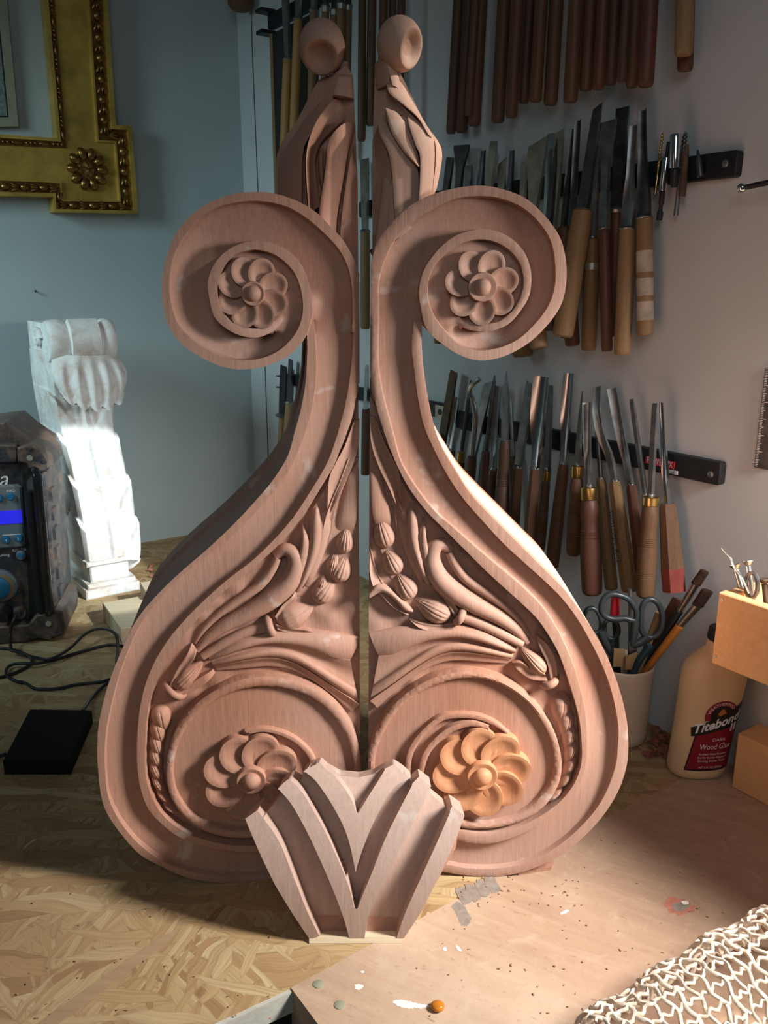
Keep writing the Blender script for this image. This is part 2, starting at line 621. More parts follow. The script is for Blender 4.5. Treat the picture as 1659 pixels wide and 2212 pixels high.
def rosette(pl, c, R, pr, n, phase, base, H, boss, knob, parent, mat, spin=1, floor_r=None):
    """turned boss with a ring of hollowed pinwheel petals"""
    k = pxs(pl, c)
    u = pl.uv([c])[0]
    fr = (floor_r or (R + pr * 0.55)) * k
    prof = [(0.0, fr), (0.7, fr), (1.0, fr * 0.97)]
    ros = MB().lathe(pl.w(u[0], u[1], base - 0.004), pl.w(u[0], u[1], base), prof, 40).done('rosette', mat, parent)
    for i in range(n):
        a0 = phase + 2 * math.pi * i / n
        er = np.array([math.cos(a0), math.sin(a0)]); et = np.array([-er[1], er[0]]) * spin
        R_ = []
        cc = u + er * R * k * 0.98
        nr, na = 9, 30
        rings = []
        for j in range(nr + 1):
            q = j / nr
            ring = []
            for m in range(na):
                ph = 2 * math.pi * m / na
                dr, dt = math.cos(ph), math.sin(ph)
                rad = pr * k * max(q, 0.02)
                p = cc + er * dr * rad * 1.06 + et * dt * rad * 0.94
                cup = -0.0036 * (1 - min(1, (q / 0.80)) ** 2.4)
                tilt = 0.0022 * dt * q - 0.0016 * (1 - dr) * 0.5 * q
                ring.append(pl.w(p[0], p[1], H + cup + tilt))
            rings.append(ring)
        low = []
        for m in range(na):
            ph = 2 * math.pi * m / na
            p = cc + er * math.cos(ph) * pr * k * 1.09 + et * math.sin(ph) * pr * k * 0.97
            low.append(pl.w(p[0], p[1], base - 0.003))
        rings.append(low)
        MB().rings(rings).done('petal', mat, ros, angle=38)
    b, kn = boss * k, knob * 1.12 * k
    tp = H + 0.006
    hh = tp + kn * 0.75 - (base - 0.003)
    f = lambda h: (h - (base - 0.003)) / hh
    prof = [(0, b), (f(tp - 0.002), b), (f(tp), b * 0.95), (f(tp), b * 0.86), (f(tp - 0.0008), kn * 1.2), (f(tp - 0.001), kn)]
    for i in range(1, 7):
        q = math.pi / 2 * i / 6
        prof.append((f(tp - 0.001 + (kn * 0.75 + 0.001) * math.sin(q)), max(kn * math.cos(q), 1e-4)))
    MB().lathe(pl.w(u[0], u[1], base - 0.003), pl.w(u[0], u[1], base - 0.003 + hh), prof, 32).done('center_boss', mat, ros)
    return ros


PR = Plane((0, 0.803, 0), (1, 0, 0), Z, (0, -1, 0))
_ph = math.radians(7.0)
PL = Plane((-0.16, 0.795, 0), (math.cos(_ph), math.sin(_ph), 0), Z, (math.sin(_ph), -math.cos(_ph), 0))
THICK = 0.155

RB = dict(
    straight=[(795, 1700), (796, 1400), (797, 1100), (799, 800), (801, 620)],
    vol_out=[(801, 572), (816, 522), (849, 479), (893, 440), (949, 415), (1025, 401.5), (1081, 408), (1138, 431), (1184, 476), (1211, 519), (1222, 569), (1221, 619), (1209, 662), (1181, 702), (1141, 740), (1095, 766), (1048, 778), (1015, 774.5), (982, 761), (949, 738), (929, 721), (915, 698)],
    eye_out=[(906, 655), (904, 625), (912, 589), (929, 559), (955, 529), (989, 506), (1032, 495), (1068, 498), (1101, 513), (1128, 539), (1143, 572), (1147, 605), (1141, 642), (1121, 675), (1095, 702), (1058, 716), (1028, 716), (1002, 708), (979, 688)],
    vol_in=[(818, 700), (818, 655), (818, 612), (830, 566), (853, 519), (893, 479), (936, 453), (982, 431), (1032, 425), (1081, 430), (1128, 450), (1164, 483), (1188, 522), (1197, 569), (1196, 619), (1181, 662), (1154, 698), (1118, 731), (1075, 750), (1032, 755), (995, 745), (965, 718), (939, 685), (926, 652), (924, 619), (932, 585), (955, 555), (989, 531), (1025, 519), (1062, 522), (1095, 539), (1118, 566), (1128, 599), (1125, 632), (1111, 662), (1085, 688), (1058, 698), (1030, 698), (1005, 690), (985, 674)],
    f1_out=[(800, 690), (800, 730), (800, 778), (805, 844), (816, 894), (829, 935), (841, 969), (863, 1019), (888, 1063), (925, 1110), (961, 1146), (1004, 1189), (1048, 1233), (1087, 1269), (1127, 1305), (1160, 1338), (1185, 1374), (1207, 1414), (1225, 1464), (1239, 1508), (1250, 1551), (1255, 1594), (1256, 1639), (1247, 1677), (1228, 1710), (1199, 1740), (1154, 1770), (1109, 1789), (1057, 1800), (1004, 1796), (950, 1782), (900, 1755)],
    f1_in=[(818, 690), (817, 745), (818, 794), (828, 854), (839, 897), (852, 945), (867, 998), (899, 1052), (939, 1103), (983, 1142), (1033, 1186), (1084, 1229), (1127, 1265), (1167, 1305), (1196, 1345), (1221, 1392), (1239, 1435), (1254, 1486), (1265, 1540), (1269, 1594), (1268, 1639), (1260, 1677), (1243, 1714), (1210, 1748), (1172, 1777), (1124, 1804), (1071, 1822), (1027, 1824), (989, 1817), (940, 1800), (890, 1775)],
    f2_in=[(893, 690), (888, 745), (893, 794), (902, 861), (915, 920), (932, 961), (961, 1019), (997, 1074), (1040, 1124), (1087, 1175), (1134, 1218), (1178, 1258), (1214, 1294), (1247, 1338), (1272, 1381), (1294, 1424), (1312, 1468), (1326, 1517), (1335, 1572), (1333, 1624), (1329, 1654), (1314, 1699), (1292, 1740), (1262, 1777), (1221, 1815), (1176, 1845), (1124, 1867), (1071, 1876), (1019, 1876), (982, 1871), (920, 1855), (865, 1822), (825, 1780), (806, 1720)],
    f2_out=[(912, 697), (911, 735), (912, 761), (917, 811), (926, 866), (939, 925), (956, 970), (983, 1016), (1015, 1066), (1055, 1110), (1098, 1153), (1142, 1197), (1181, 1236), (1218, 1273), (1250, 1316), (1279, 1359), (1301, 1396), (1319, 1435), (1335, 1479), (1348, 1526), (1356, 1573), (1357, 1624), (1352, 1662), (1337, 1706), (1311, 1751), (1277, 1792), (1232, 1833), (1184, 1863), (1124, 1886), (1064, 1895), (1019, 1893), (967, 1886), (905, 1869), (845, 1832), (808, 1785), (795, 1725)],
    f3_out=[(795, 1720), (794, 1662), (797, 1624), (810, 1587), (832, 1546), (862, 1512), (903, 1482), (948, 1462), (1004, 1452), (1060, 1460), (1109, 1482), (1154, 1520), (1187, 1564), (1208, 1609), (1215, 1654), (1210, 1691), (1191, 1729), (1161, 1759), (1116, 1781), (1064, 1792), (1004, 1792), (940, 1775), (890, 1745)],
    f3_in=[(812, 1720), (808, 1662), (814, 1624), (829, 1587), (851, 1549), (885, 1516), (929, 1488), (989, 1469), (1042, 1469), (1090, 1486), (1135, 1516), (1169, 1557), (1191, 1602), (1199, 1647), (1193, 1684), (1172, 1718), (1142, 1748), (1101, 1770), (1049, 1781), (997, 1774), (945, 1758), (900, 1728)],
    eye_ridges=[([(872, 1690), (877, 1639), (888, 1609), (911, 1579), (948, 1549), (989, 1542), (1034, 1546), (1071, 1561), (1098, 1583)],
                 [(886, 1690), (890, 1643), (901, 1615), (922, 1586), (955, 1560), (989, 1553), (1030, 1556), (1066, 1569), (1095, 1587)], 0.000),
                ([(895, 1700), (903, 1662), (915, 1624), (941, 1591), (974, 1568), (1019, 1557), (1060, 1568)],
                 [(909, 1700), (917, 1664), (928, 1630), (951, 1601), (982, 1579), (1019, 1569), (1055, 1577)], 0.002)])

LB = dict(
    straight=[(781, 1700), (780, 1400), (778, 1100), (777, 800), (777, 690)],
    vol_out=[(776, 592), (764, 559), (741, 519), (708, 483), (675, 453), (631.5, 430), (585, 417), (545, 415), (499, 421), (449, 440), (409, 469.5), (380, 506), (361, 552), (351, 605), (353, 655), (363, 698), (386, 735), (423, 764.5), (466, 786), (512, 797), (562, 793), (598, 781), (628, 764.5), (656, 735)],
    eye_out=[(668, 708), (675, 672), (670, 625), (658, 585.5), (635, 552), (605, 531), (565, 520), (525, 524), (489, 542), (462, 572), (449, 609), (452.5, 645), (462, 682), (486, 708), (519, 725), (552, 730), (582, 721), (605, 701.5), (618, 672)],
    vol_in=[(760, 720), (761, 672), (759, 619), (751, 579), (731, 539), (698, 503), (658, 469.5), (615, 446), (565, 436), (515, 438), (466, 451), (426, 479), (396, 516), (376, 556), (368, 605), (371, 652), (386, 698), (416, 731), (456, 758), (499, 774.5), (542, 776), (582, 766), (615, 745), (641.5, 711.5), (653, 672), (650, 632), (638, 595.5), (617, 569), (590, 550), (555, 541), (522, 546), (496, 562), (479, 590), (472, 620), (473, 648), (482, 672), (499, 693), (525, 706), (555, 709), (578, 702), (594, 690), (603, 670)],
    f1_out=[(778, 690), (777, 745), (774, 827.5), (764, 894), (747.5, 943.5), (733, 980), (721, 1009), (691, 1059), (658, 1112), (618, 1162), (581.5, 1198), (535, 1238), (482, 1281), (436, 1328), (396, 1377), (366, 1424), (341, 1470), (324, 1517), (317, 1563), (315, 1600), (314, 1631.5), (316, 1675), (325, 1711), (345, 1751), (374, 1780), (417, 1805), (468, 1820), (518, 1827), (580, 1822), (640, 1800)],
    f1_in=[(761, 690), (762, 728), (757.5, 794), (747.5, 861), (735, 913), (721, 960), (704, 1003), (671, 1059), (631, 1119), (588, 1168.5), (542, 1212), (495, 1248), (449, 1288), (402.5, 1334), (366, 1377), (336, 1424), (316, 1470), (303, 1520), (297, 1570), (295, 1617), (296, 1660), (303, 1704), (319, 1747), (348, 1780), (388, 1810), (435, 1828), (489, 1838), (540, 1842), (600, 1840), (660, 1815)],
    f2_in=[(676, 672), (683, 745), (684.5, 794), (681, 844), (671, 900), (653, 955), (625, 1016), (588, 1066), (548, 1112), (502, 1158.6), (455.5, 1195), (409, 1231.5), (366, 1271), (326, 1318), (296, 1364), (272, 1420), (254, 1472), (240, 1527), (230, 1581), (227, 1631.5), (229, 1682), (234, 1718), (247, 1751), (269, 1787), (301, 1823), (345, 1856), (395, 1877.5), (453, 1890), (525.5, 1893), (600, 1885), (670, 1860), (735, 1810), (765, 1750)],
    f2_out=[(663, 722), (664, 750), (663, 778), (660, 827.5), (650, 884), (636, 935), (621, 986), (588, 1039), (548, 1086), (502, 1135), (449, 1185), (402.5, 1225), (359, 1265), (316, 1311), (286, 1354), (265, 1400), (248, 1440), (232, 1485), (220, 1530), (212, 1574), (210, 1624), (213, 1675), (220, 1725.5), (234, 1762), (261.5, 1801.5), (301, 1845), (345, 1870), (402.5, 1895.5), (460, 1906), (525, 1907), (605, 1900), (685, 1872), (748, 1820), (780, 1760)],
    f3_out=[(781, 1730), (782, 1670), (779, 1630), (770, 1590), (748, 1550), (718, 1515), (680, 1488), (630, 1470), (575, 1463), (520, 1470), (470, 1490), (425, 1520), (390, 1560), (368, 1605), (359, 1650), (360, 1690), (368, 1725), (390, 1760), (425, 1790), (470, 1808), (520, 1814), (580, 1808), (640, 1780)],
    f3_in=[(764, 1730), (765, 1670), (760, 1630), (748, 1594), (727, 1560), (700, 1530), (662, 1505), (617, 1490), (570, 1486), (522, 1492), (477, 1510), (438, 1538), (405, 1572), (384, 1612), (374, 1650), (374, 1688), (384, 1722), (405, 1752), (436, 1776), (475, 1791), (520, 1797), (572, 1790), (625, 1764)],
    eye_ridges=[([(525, 1580), (570, 1574), (615, 1584), (650, 1604), (678, 1636), (690, 1680)],
                 [(540, 1586), (572, 1582), (612, 1592), (645, 1613), (667, 1641), (678, 1680)], 0.000)])


def bracket(pl, D, side, label):
    sx = -1 if side == 'L' else 1
    mat = M['bracket']
    base = pl.uv([(560 if side == 'L' else 1020, 1890)])[0]
    rt = root('carved_bracket', pl.w(base[0], 0, -THICK / 2), label, 'carved bracket', 'pair of carved scroll brackets')
    # ---- scroll body
    bottom = list(D['f2_out'])
    ol_px = [D['straight'], D['vol_out'], D['f2_out']]
    parts = [smooth(pl.uv(q), 0.0021)[:-1] for q in ol_px]
    ol = np.vstack(parts)
    fb = Fillet(pl, [D['f1_out'][0]] + D['vol_out'] + D['eye_out'], D['vol_in'], 0.0, 0.007, grow=lambda t: t < .60)
    fb.fade = 0.011
    f1 = Fillet(pl, D['f1_out'], D['f1_in'], 0.0, grow=lambda t: t < .10)
    f2 = Fillet(pl, D['f2_out'], D['f2_in'], 0.0, grow=lambda t: True)
    f3 = Fillet(pl, D['f3_out'], D['f3_in'], -0.0005, crown=0.003, grow=lambda t: t < .08)
    ridges = [Fillet(pl, a, b, h, crown=0.002) for a, b, h in D['eye_ridges']]
    volp = smooth(pl.uv(D['vol_out']), 0.003); eyep = smooth(pl.uv(D['eye_out']), 0.003)
    volm = np.vstack([pl.uv([(D['f1_out'][0][0], D['f1_out'][0][1] + 14)]), volp, pl.uv([(D['f2_in'][0][0], D['f2_in'][0][1] + 20)]), pl.uv([(D['f1_in'][0][0], D['f1_in'][0][1] + 14)])])
    disc = smooth(pl.uv(D['f3_in']), 0.003)
    chan = np.vstack([smooth(pl.uv(D['f1_in']), 0.003), smooth(pl.uv(D['f2_in']), 0.003)[::-1]])
    vtop = pl.uv([(800, 690)])[0][1]; vlow = pl.uv([(800, 900)])[0][1]
    dc = disc.mean(0)
    ec = (eyep.min(0) + eyep.max(0)) / 2
    er = 0.90 * np.mean(np.linalg.norm(eyep - ec, axis=1))

    def hf(P):
        h = np.full(len(P), -0.015)
        h += 0.0012 * np.sin(P[:, 0] * 160 + 3 * np.sin(P[:, 1] * 60)) * np.sin(P[:, 1] * 90)
        m = inside(P, chan)
        if m.any():
            d1, _ = near(P[m], f1.c); d2, _ = near(P[m], f2.c)
            q = d1 / (d1 + d2)
            k = np.clip((P[m][:, 1] - vlow) / (vtop - vlow), 0, 1); k = k * k * (3 - 2 * k)
            hc = -0.0062 - 0.0022 * np.sin(np.pi * q)
            e1, _ = near(P[m], volp); e2, _ = near(P[m], eyep)
            hv = -0.0035 - 0.0125 * np.clip(e1 / (e1 + e2 + 1e-6), 0, 1)
            h[m] = hc * (1 - k) + hv * k
        m = inside(P, volm) & ~inside(P, chan)
        if m.any():
            d1, _ = near(P[m], volp); d2, _ = near(P[m], eyep)
            q = np.clip(d1 / (d1 + d2 + 1e-6), 0, 1)
            h[m] = -0.0035 - 0.0125 * q
        cm = (eyep[0] + eyep[-1]) / 2 - ec
        rr = np.linalg.norm(P - ec, axis=1)
        da = np.abs((np.arctan2(P[:, 1] - ec[1], P[:, 0] - ec[0]) - math.atan2(cm[1], cm[0]) + np.pi) % (2 * np.pi) - np.pi)
        wgt = np.clip((0.75 - da) / 0.3, 0, 1) * np.clip(1 - (rr - er) / (0.55 * er), 0, 1)
        m = inside(P, volm) & (wgt > 0)
        wgt = wgt * wgt * (3 - 2 * wgt)
        h[m] = h[m] * (1 - wgt[m]) - 0.003 * wgt[m]
        m = inside(P, eyep) | (np.linalg.norm(P - ec, axis=1) < er); h[m] = -0.003
        m = inside(P, disc)
        r = np.linalg.norm(P[m] - dc, axis=1)
        h[m] = -0.0075 + 0.002 * np.clip(1 - r / 0.07, 0, 1)
        for f in [fb, f1, f2, f3] + ridges: h = f.apply(P, h)
        h += 0.00008 * np.sin(P[:, 0] * 700 + 5 * np.sin(P[:, 1] * 40)) * np.sin(P[:, 1] * 210 + P[:, 0] * 90)
        return h

    feats = [x for f in [fb, f1, f2, f3] + ridges for x in f.feats]
    steps = [(0.012, 0), (0.05, 0), (0.10, 0), (THICK, 0)] if side == 'R' else [(0.012, 0), (0.045, 0.0), (0.047, 0.005), (0.060, 0.006), (0.064, 0.002), (0.098, 0.002), (0.100, 0.006), (0.112, 0.006), (0.114, 0), (THICK, 0)]
    body = relief('scroll_body', pl, ol, hf, feats, 0.0026, steps, mat, rt)
    return rt


def mir(pts):
    """the left bracket's carving is the right one's mirrored"""
    return [(1577 - x - (x - 797) * 0.03, y + 8 + (x - 797) * 0.025) for x, y in pts]


def carving(pl, rt, side, D):
    mat = M['bracket']
    f = (lambda q: q) if side == 'R' else mir
    B0 = -0.017
    L = lambda n, A, B, hA, hB, bu, **k: lobe(n, pl, f(A), f(B), hA, hB, bu, B0, rt, mat, **k)
    # flame-shaped fronds beside the straight edge
    L('leaf', [(799, 960), (801, 1040), (806, 1110), (818, 1180), (838, 1240), (862, 1296)], [(838, 985), (872, 1052), (904, 1110), (922, 1170), (934, 1225), (944, 1284)], -.0125, -.0105, -.0025, tip0=.5, tip1=.5)
    L('leaf', [(799, 1010), (800, 1070), (805, 1120), (812, 1150)], [(820, 1012), (832, 1066), (842, 1112), (848, 1150)], -.0085, -.0115, .001, tip0=.6, tip1=.7)
    L('leaf', [(852, 1105), (864, 1160), (880, 1212), (905, 1268)], [(876, 1100), (884, 1150), (896, 1205), (916, 1262)], -.0105, -.0065, .001, tip0=.7, tip1=.6)
    L('leaf', [(799, 900), (802, 960), (818, 1010), (842, 1060), (863, 1113)], [(812, 905), (830, 955), (848, 990), (864, 1030), (867, 1112)], -.005, -.003, -.004, tip1=.6)
    L('leaf', [(799, 985), (815, 1010), (836, 1060), (850, 1100), (858, 1150), (880, 1210), (905, 1262)], [(822, 985), (842, 1040), (860, 1082), (872, 1120), (882, 1170), (900, 1225), (918, 1270)], -.010, -.006, -.003, tip1=.7)
    L('leaf', [(888, 1081), (879, 1130), (884, 1180), (904, 1235), (925, 1276)], [(891, 1083), (901, 1120), (907, 1180), (920, 1230), (938, 1280)], -.006, -.006, .003, tip0=.8, tip1=.6)
    L('leaf', [(917, 1124), (904, 1165), (908, 1210), (922, 1250), (940, 1282)], [(920, 1126), (921, 1160), (928, 1200), (940, 1238), (952, 1272)], -.007, -.004, .002, tip0=.8, tip1=.5)
    if side == 'R':
        L('leaf', [(798, 1150), (802, 1200), (818, 1250), (842, 1290), (868, 1312)], [(798, 1240), (806, 1272), (828, 1296), (850, 1318), (884, 1338)], -.010, -.006, -.003, tip1=.4)
        L('leaf', [(798, 1298), (825, 1285), (850, 1300), (870, 1322), (890, 1332)], [(798, 1282), (815, 1268), (840, 1276), (868, 1300), (893, 1326)], -.006, -.004, .002, tip1=.4)
    # curling leaf with a glossy rolled edge
    stem('leaf_curl', pl, f([(976, 1196), (955, 1182), (938, 1192), (934, 1220), (950, 1256), (986, 1289), (1033, 1318), (1080, 1343), (1118, 1370), (1144, 1400)]), [11, 17, 21, 23, 24, 22, 19, 16, 13, 8], [-.013, -.010, -.010, -.010, -.0105, -.0115, -.012, -.012, -.013, -.014], rt, mat)
    stem('leaf_curl', pl, f([(972, 1200), (984, 1226), (1008, 1258), (1055, 1291), (1098, 1323), (1127, 1352), (1147, 1384)]), [9, 10, 11, 10, 8, 7, 5], [-.011, -.011, -.012, -.0125, -.0125, -.013, -.014], rt, mat)
    # sweeping leaf above the lower scroll
    U = [[(1120, 1408), (1050, 1372), (990, 1358), (930, 1358), (880, 1362), (835, 1370), (797, 1378)],
         [(1116, 1420), (1050, 1394), (990, 1382), (930, 1388), (885, 1402), (850, 1418), (818, 1424)],
         [(1112, 1428), (1050, 1408), (990, 1398), (940, 1406), (895, 1432), (850, 1462), (806, 1492)],
         [(1106, 1436), (1050, 1422), (990, 1416), (945, 1425), (900, 1450), (850, 1486), (799, 1522)],
         [(1100, 1446), (1050, 1440), (990, 1436), (945, 1444), (903, 1466), (858, 1500), (815, 1540)]]
    L('leaf', U[0], U[1], -.009, -.004, .004, tip0=.5, tip1=.3)
    L('leaf', U[1], U[2], -.006, -.008, -.004, tip0=.5)
    L('leaf', [(q[0], q[1] - 3) for q in U[2]], U[3], -.004, -.009, .003, tip0=.5, tip1=.3)
    L('leaf', [(q[0], q[1] - 2) for q in U[3]], U[4], -.005, -.010, -.002, tip0=.5)
    # little leaves between the two rings
    fo, fi = smooth(D['f1_out'], 4.0), smooth(D['f3_out'], 4.0)
    ys = (1512, 1549, 1586, 1622, 1657, 1690, 1722, 1750) if side == 'R' else (1540, 1574, 1607, 1640, 1672, 1702, 1731, 1758, 1780)
    cs = []
    for y in ys:
        c1 = fo[np.argmin(np.abs(fo[:, 1] - y) + (0 if side == 'R' else 0) + 1000 * (fo[:, 1] < 1400))]
        if y > 1700: c1 = fo[np.argmin(np.abs(fo[:, 1] - y) + 1e3 * ((fo[:, 0] < 1100) if side == 'R' else (fo[:, 0] > 460)))]
        c2 = fi[np.argmin(((fi - c1) ** 2).sum(1))]
        cs.append(((c1 + c2) / 2, np.linalg.norm(c1 - c2), (c2 - c1) / np.linalg.norm(c2 - c1)))
    for k in range(len(cs) - 1):
        p, g, n_ = cs[k]; q, g2, n2 = cs[k + 1]
        tdir = (q - p) / np.linalg.norm(q - p)
        a0, a1 = p - tdir * 14 - n_ * g * .26, q + tdir * 12 + n2 * g2 * .24
        bud('leaf', pl, tuple(a0), tuple(a1), max(9, g * .36), -.0045, B0, rt, mat, lines=(.15,))
    # bud chain, stem, tulip
    if side == 'R':
        buds = [((838, 1194), (816, 1123), 25, -.003), ((862, 1250), (831, 1193), 24, -.003), ((893, 1304), (856, 1246), 27, -.002)]
        big = ((978, 1346), (893, 1302), 34, -.001)
        sep = [([(985, 1340), (960, 1300), (935, 1275), (920, 1268)], [(990, 1322), (975, 1295), (950, 1275), (920, 1266)]),
               ([(985, 1350), (950, 1356), (915, 1352), (886, 1346)], [(980, 1362), (945, 1370), (910, 1362), (886, 1348)])]
        st = [(1000, 1340), (1045, 1358), (1090, 1380), (1132, 1402)]
        col = ((994, 1338), (40, 20), 17, 9)
        tul = ((1184, 1466), (1127, 1408), 24, -.001)
        tsep = [([(1186, 1478), (1150, 1474), (1122, 1456), (1107, 1443)], [(1180, 1462), (1150, 1450), (1128, 1436), (1108, 1441)]),
                ([(1192, 1474), (1185, 1440), (1170, 1408), (1160, 1381)], [(1206, 1464), (1202, 1430), (1184, 1396), (1162, 1380)])]
        tcol = ((1191, 1482), (20, 40), 17, 9)
    else:
        buds = [((744, 1206), (752, 1144), 20, -.003), ((727, 1268), (752, 1206), 25, -.003), ((681, 1312), (724, 1258), 26, -.003), ((715, 1252), (728, 1196), 14, -.006), ((690, 1290), (705, 1246), 13, -.006)]
        big = ((596, 1358), (682, 1318), 36, -.001)
        sep = [([(598, 1345), (620, 1320), (640, 1300), (641, 1286)], [(594, 1336), (610, 1312), (628, 1296), (638, 1285)]),
               ([(600, 1366), (635, 1378), (660, 1376), (682, 1378)], [(596, 1354), (632, 1362), (662, 1366), (682, 1374)])]
        st = [(576, 1364), (530, 1376), (480, 1400), (436, 1428)]
        col = ((584, 1361), (-40, 14), 19, 9)
        tul = ((372, 1502), (438, 1438), 26, -.001)
        tsep = [([(362, 1494), (380, 1455), (400, 1425), (412, 1400)], [(378, 1488), (398, 1455), (418, 1430), (424, 1412)]),
                ([(376, 1512), (410, 1502), (440, 1485), (462, 1466)], [(374, 1498), (405, 1486), (432, 1468), (458, 1456)])]
        tcol = ((374, 1503), (-24, 30), 24, 8)
    for p, q, hw, H in buds: bud('flower_bud', pl, p, q, hw * 1.12, H, B0, rt, mat)
    for s_ in (sep, tsep):
        for A, B in s_: lobe('sepal', pl, A, B, -.006, -.004, -.002, B0, rt, mat, tip1=.5)
    bud('flower_bud', pl, *big[:3], big[3], B0, rt, mat, lines=(-.6, -.25, .1, .45))
    bud('flower_bud', pl, *tul[:3], tul[3], B0, rt, mat, lines=(-.4, 0, .4))
    stem('stem', pl, st, [13, 12, 11, 9], -.011, rt, mat)
    collar('collar', pl, *col, -.001, B0, rt, mat)
    collar('collar', pl, *tcol, -.003, B0, rt, mat)


def finial(pl, rt, side):
    mat = M['finial'] if side == 'R' else M['bracket']
    hf = -0.030 if side == 'R' else -0.046
    if side == 'R':
        ol = [(803, 560), (804, 480), (805, 420), (804, 291), (808, 172), (809, 116), (817, 110), (828, 111), (845, 122), (859, 141), (868, 150), (876, 166), (892, 200), (909, 233), (931, 273), (948, 288), (959, 308), (961, 327), (956, 360), (948, 399), (937, 424), (915, 470), (860, 520)]
        lobes = [([(812, 114), (810, 135), (811, 160), (814, 178)], [(826, 111), (834, 130), (840, 152), (842, 172)], -.030, -.012, .001),
                 ([(826, 111), (834, 130), (840, 152), (846, 176)], [(842, 116), (852, 134), (862, 156), (866, 184)], -.012, -.017, .001),
                 ([(834, 172), (842, 196), (868, 218), (902, 248), (925, 285)], [(858, 142), (884, 186), (908, 232), (932, 274), (945, 300)], -.009, -.022, .0015),
                 ([(832, 176), (833, 200), (834, 228)], [(840, 192), (866, 218), (902, 252)], -.026, -.014, .000),
                 ([(832, 228), (836, 252), (848, 287), (872, 325), (903, 358)], [(838, 225), (860, 240), (884, 274), (899, 310), (910, 358)], -.003, -.009, .0015),
                 ([(881, 245), (885, 272), (898, 312), (908, 340), (905, 425), (895, 470)], [(889, 242), (916, 256), (938, 287), (944, 330), (936, 425), (925, 465)], -.003, -.016, .0015),
                 ([(816, 262), (821, 288), (838, 325), (846, 365), (852, 440), (856, 520)], [(831, 254), (852, 277), (880, 320), (902, 354), (906, 430), (904, 480)], -.005, -.010, .0012),
                 ([(936, 278), (943, 312), (942, 360), (934, 424)], [(944, 284), (958, 310), (957, 350), (942, 416)], -.014, -.030, .001),
                 ([(803, 290), (803, 400), (803, 555)], [(816, 265), (838, 330), (846, 375), (832, 540)], -.034, -.012, -.002),
                 ([(826, 380), (822, 430), (806, 540)], [(846, 370), (852, 430), (858, 520)], -.018, -.012, .001)]
        ball = ((864, 82), 51, 57, (0.74, -0.58, -0.34))
    else:
        ol = [(776, 600), (776, 440), (774, 333), (771.5, 263), (769, 205), (767, 150), (752, 128), (735, 140), (716, 148), (692, 155), (676, 183), (659, 216), (640, 250), (612, 286), (598, 319), (595, 360), (595, 416), (640, 480), (720, 540)]
        lobes = [([(724, 205), (690, 250), (672, 288), (663, 325), (662, 370), (668, 460)], [(769, 205), (768, 232), (740, 258), (714, 282), (694, 306), (684, 340), (687, 378), (695, 440)], -.006, -.020, -.003),
                 ([(770, 258), (747, 262), (722, 284), (708, 313), (705, 348), (700, 390), (692, 440), (690, 486)], [(772, 292), (759, 312), (751, 342), (746, 376), (737, 425), (730, 470), (728, 516)], -.003, -.012, .002),
                 ([(772, 296), (762, 325), (754, 365), (744, 430), (738, 490), (736, 526)], [(774, 340), (775, 380), (775, 440), (776, 596)], -.010, -.008, -.003),
                 ([(692, 157), (655, 225), (614, 292), (600, 330), (598, 440)], [(735, 190), (700, 238), (672, 284), (655, 330), (652, 450)], -.046, -.016, .003),
                 ([(735, 150), (728, 172), (722, 200)], [(765, 150), (767, 178), (768, 206)], -.008, -.014, .002),
                 ([(692, 320), (690, 345), (692, 375), (697, 400)], [(700, 310), (698, 345), (699, 375), (699, 402)], -.016, -.012, .001)]
        ball = ((698, 88), 51, 57, (-0.02, -0.74, -0.67))
    o = smooth(pl.uv(ol[:3]), 0.004)
    o = np.vstack([pl.uv([p]) for p in ol])
    o = resample(np.vstack([o, o[:1]]), 150, False)[:-1]

    def fh(P):
        s = np.clip((P[:, 0] - o[:, 0].min()) / np.ptp(o[:, 0]), 0, 1)
        h = (-0.034 + 0.014 * np.sin(np.pi * s)) if side == 'R' else (-0.046 + 0.028 * s ** 0.8)
        return h + 0.002 * np.sin(P[:, 0] * 220) * np.sin(P[:, 1] * 40)
    fin = relief('leaf_finial', pl, o, fh, [], 0.006, [(0.050, 0), (0.085, 0.003), (0.115, 0.012)], mat, rt)
    for A, B, hA, hB, bu in lobes:
        lobe('leaf', pl, A, B, hA, hB, bu, hf - 0.004, fin, mat, na=30, nb=11, tip0=0.25)
    (bx, by), rx, ry, sd = ball
    k = pxs(pl, (bx, by))
    sd = np.array(sd) / np.linalg.norm(sd)

    def dent(d):
        a = math.degrees(math.acos(max(-1, min(1, float(np.dot(d, sd))))))
        k_ = min(1.0, max(0.0, (47 - a) / 14)); k_ = k_ * k_ * (3 - 2 * k_)
        return 1.0 - 0.62 * k_ * (1 - (min(a, 47) / 70) ** 2)
    cpt = pl.w(*pl.uv([(bx, by)])[0], -0.020)
    MB().ball(cpt, rx * k, rx * k * 1.15, ry * k, n=110, m=80, fn=dent).done('curled_leaf_tip', mat, fin, angle=45)
    # neck joining the curled tip to the leaf body
    if side == 'R': nk = [(846, 128), (850, 150), (862, 180)]
    else: nk = [(742, 118), (744, 140), (742, 165)]
    stem('neck', pl, nk, [17, 19, 20], [-.030, -.030, -.034], fin, mat)


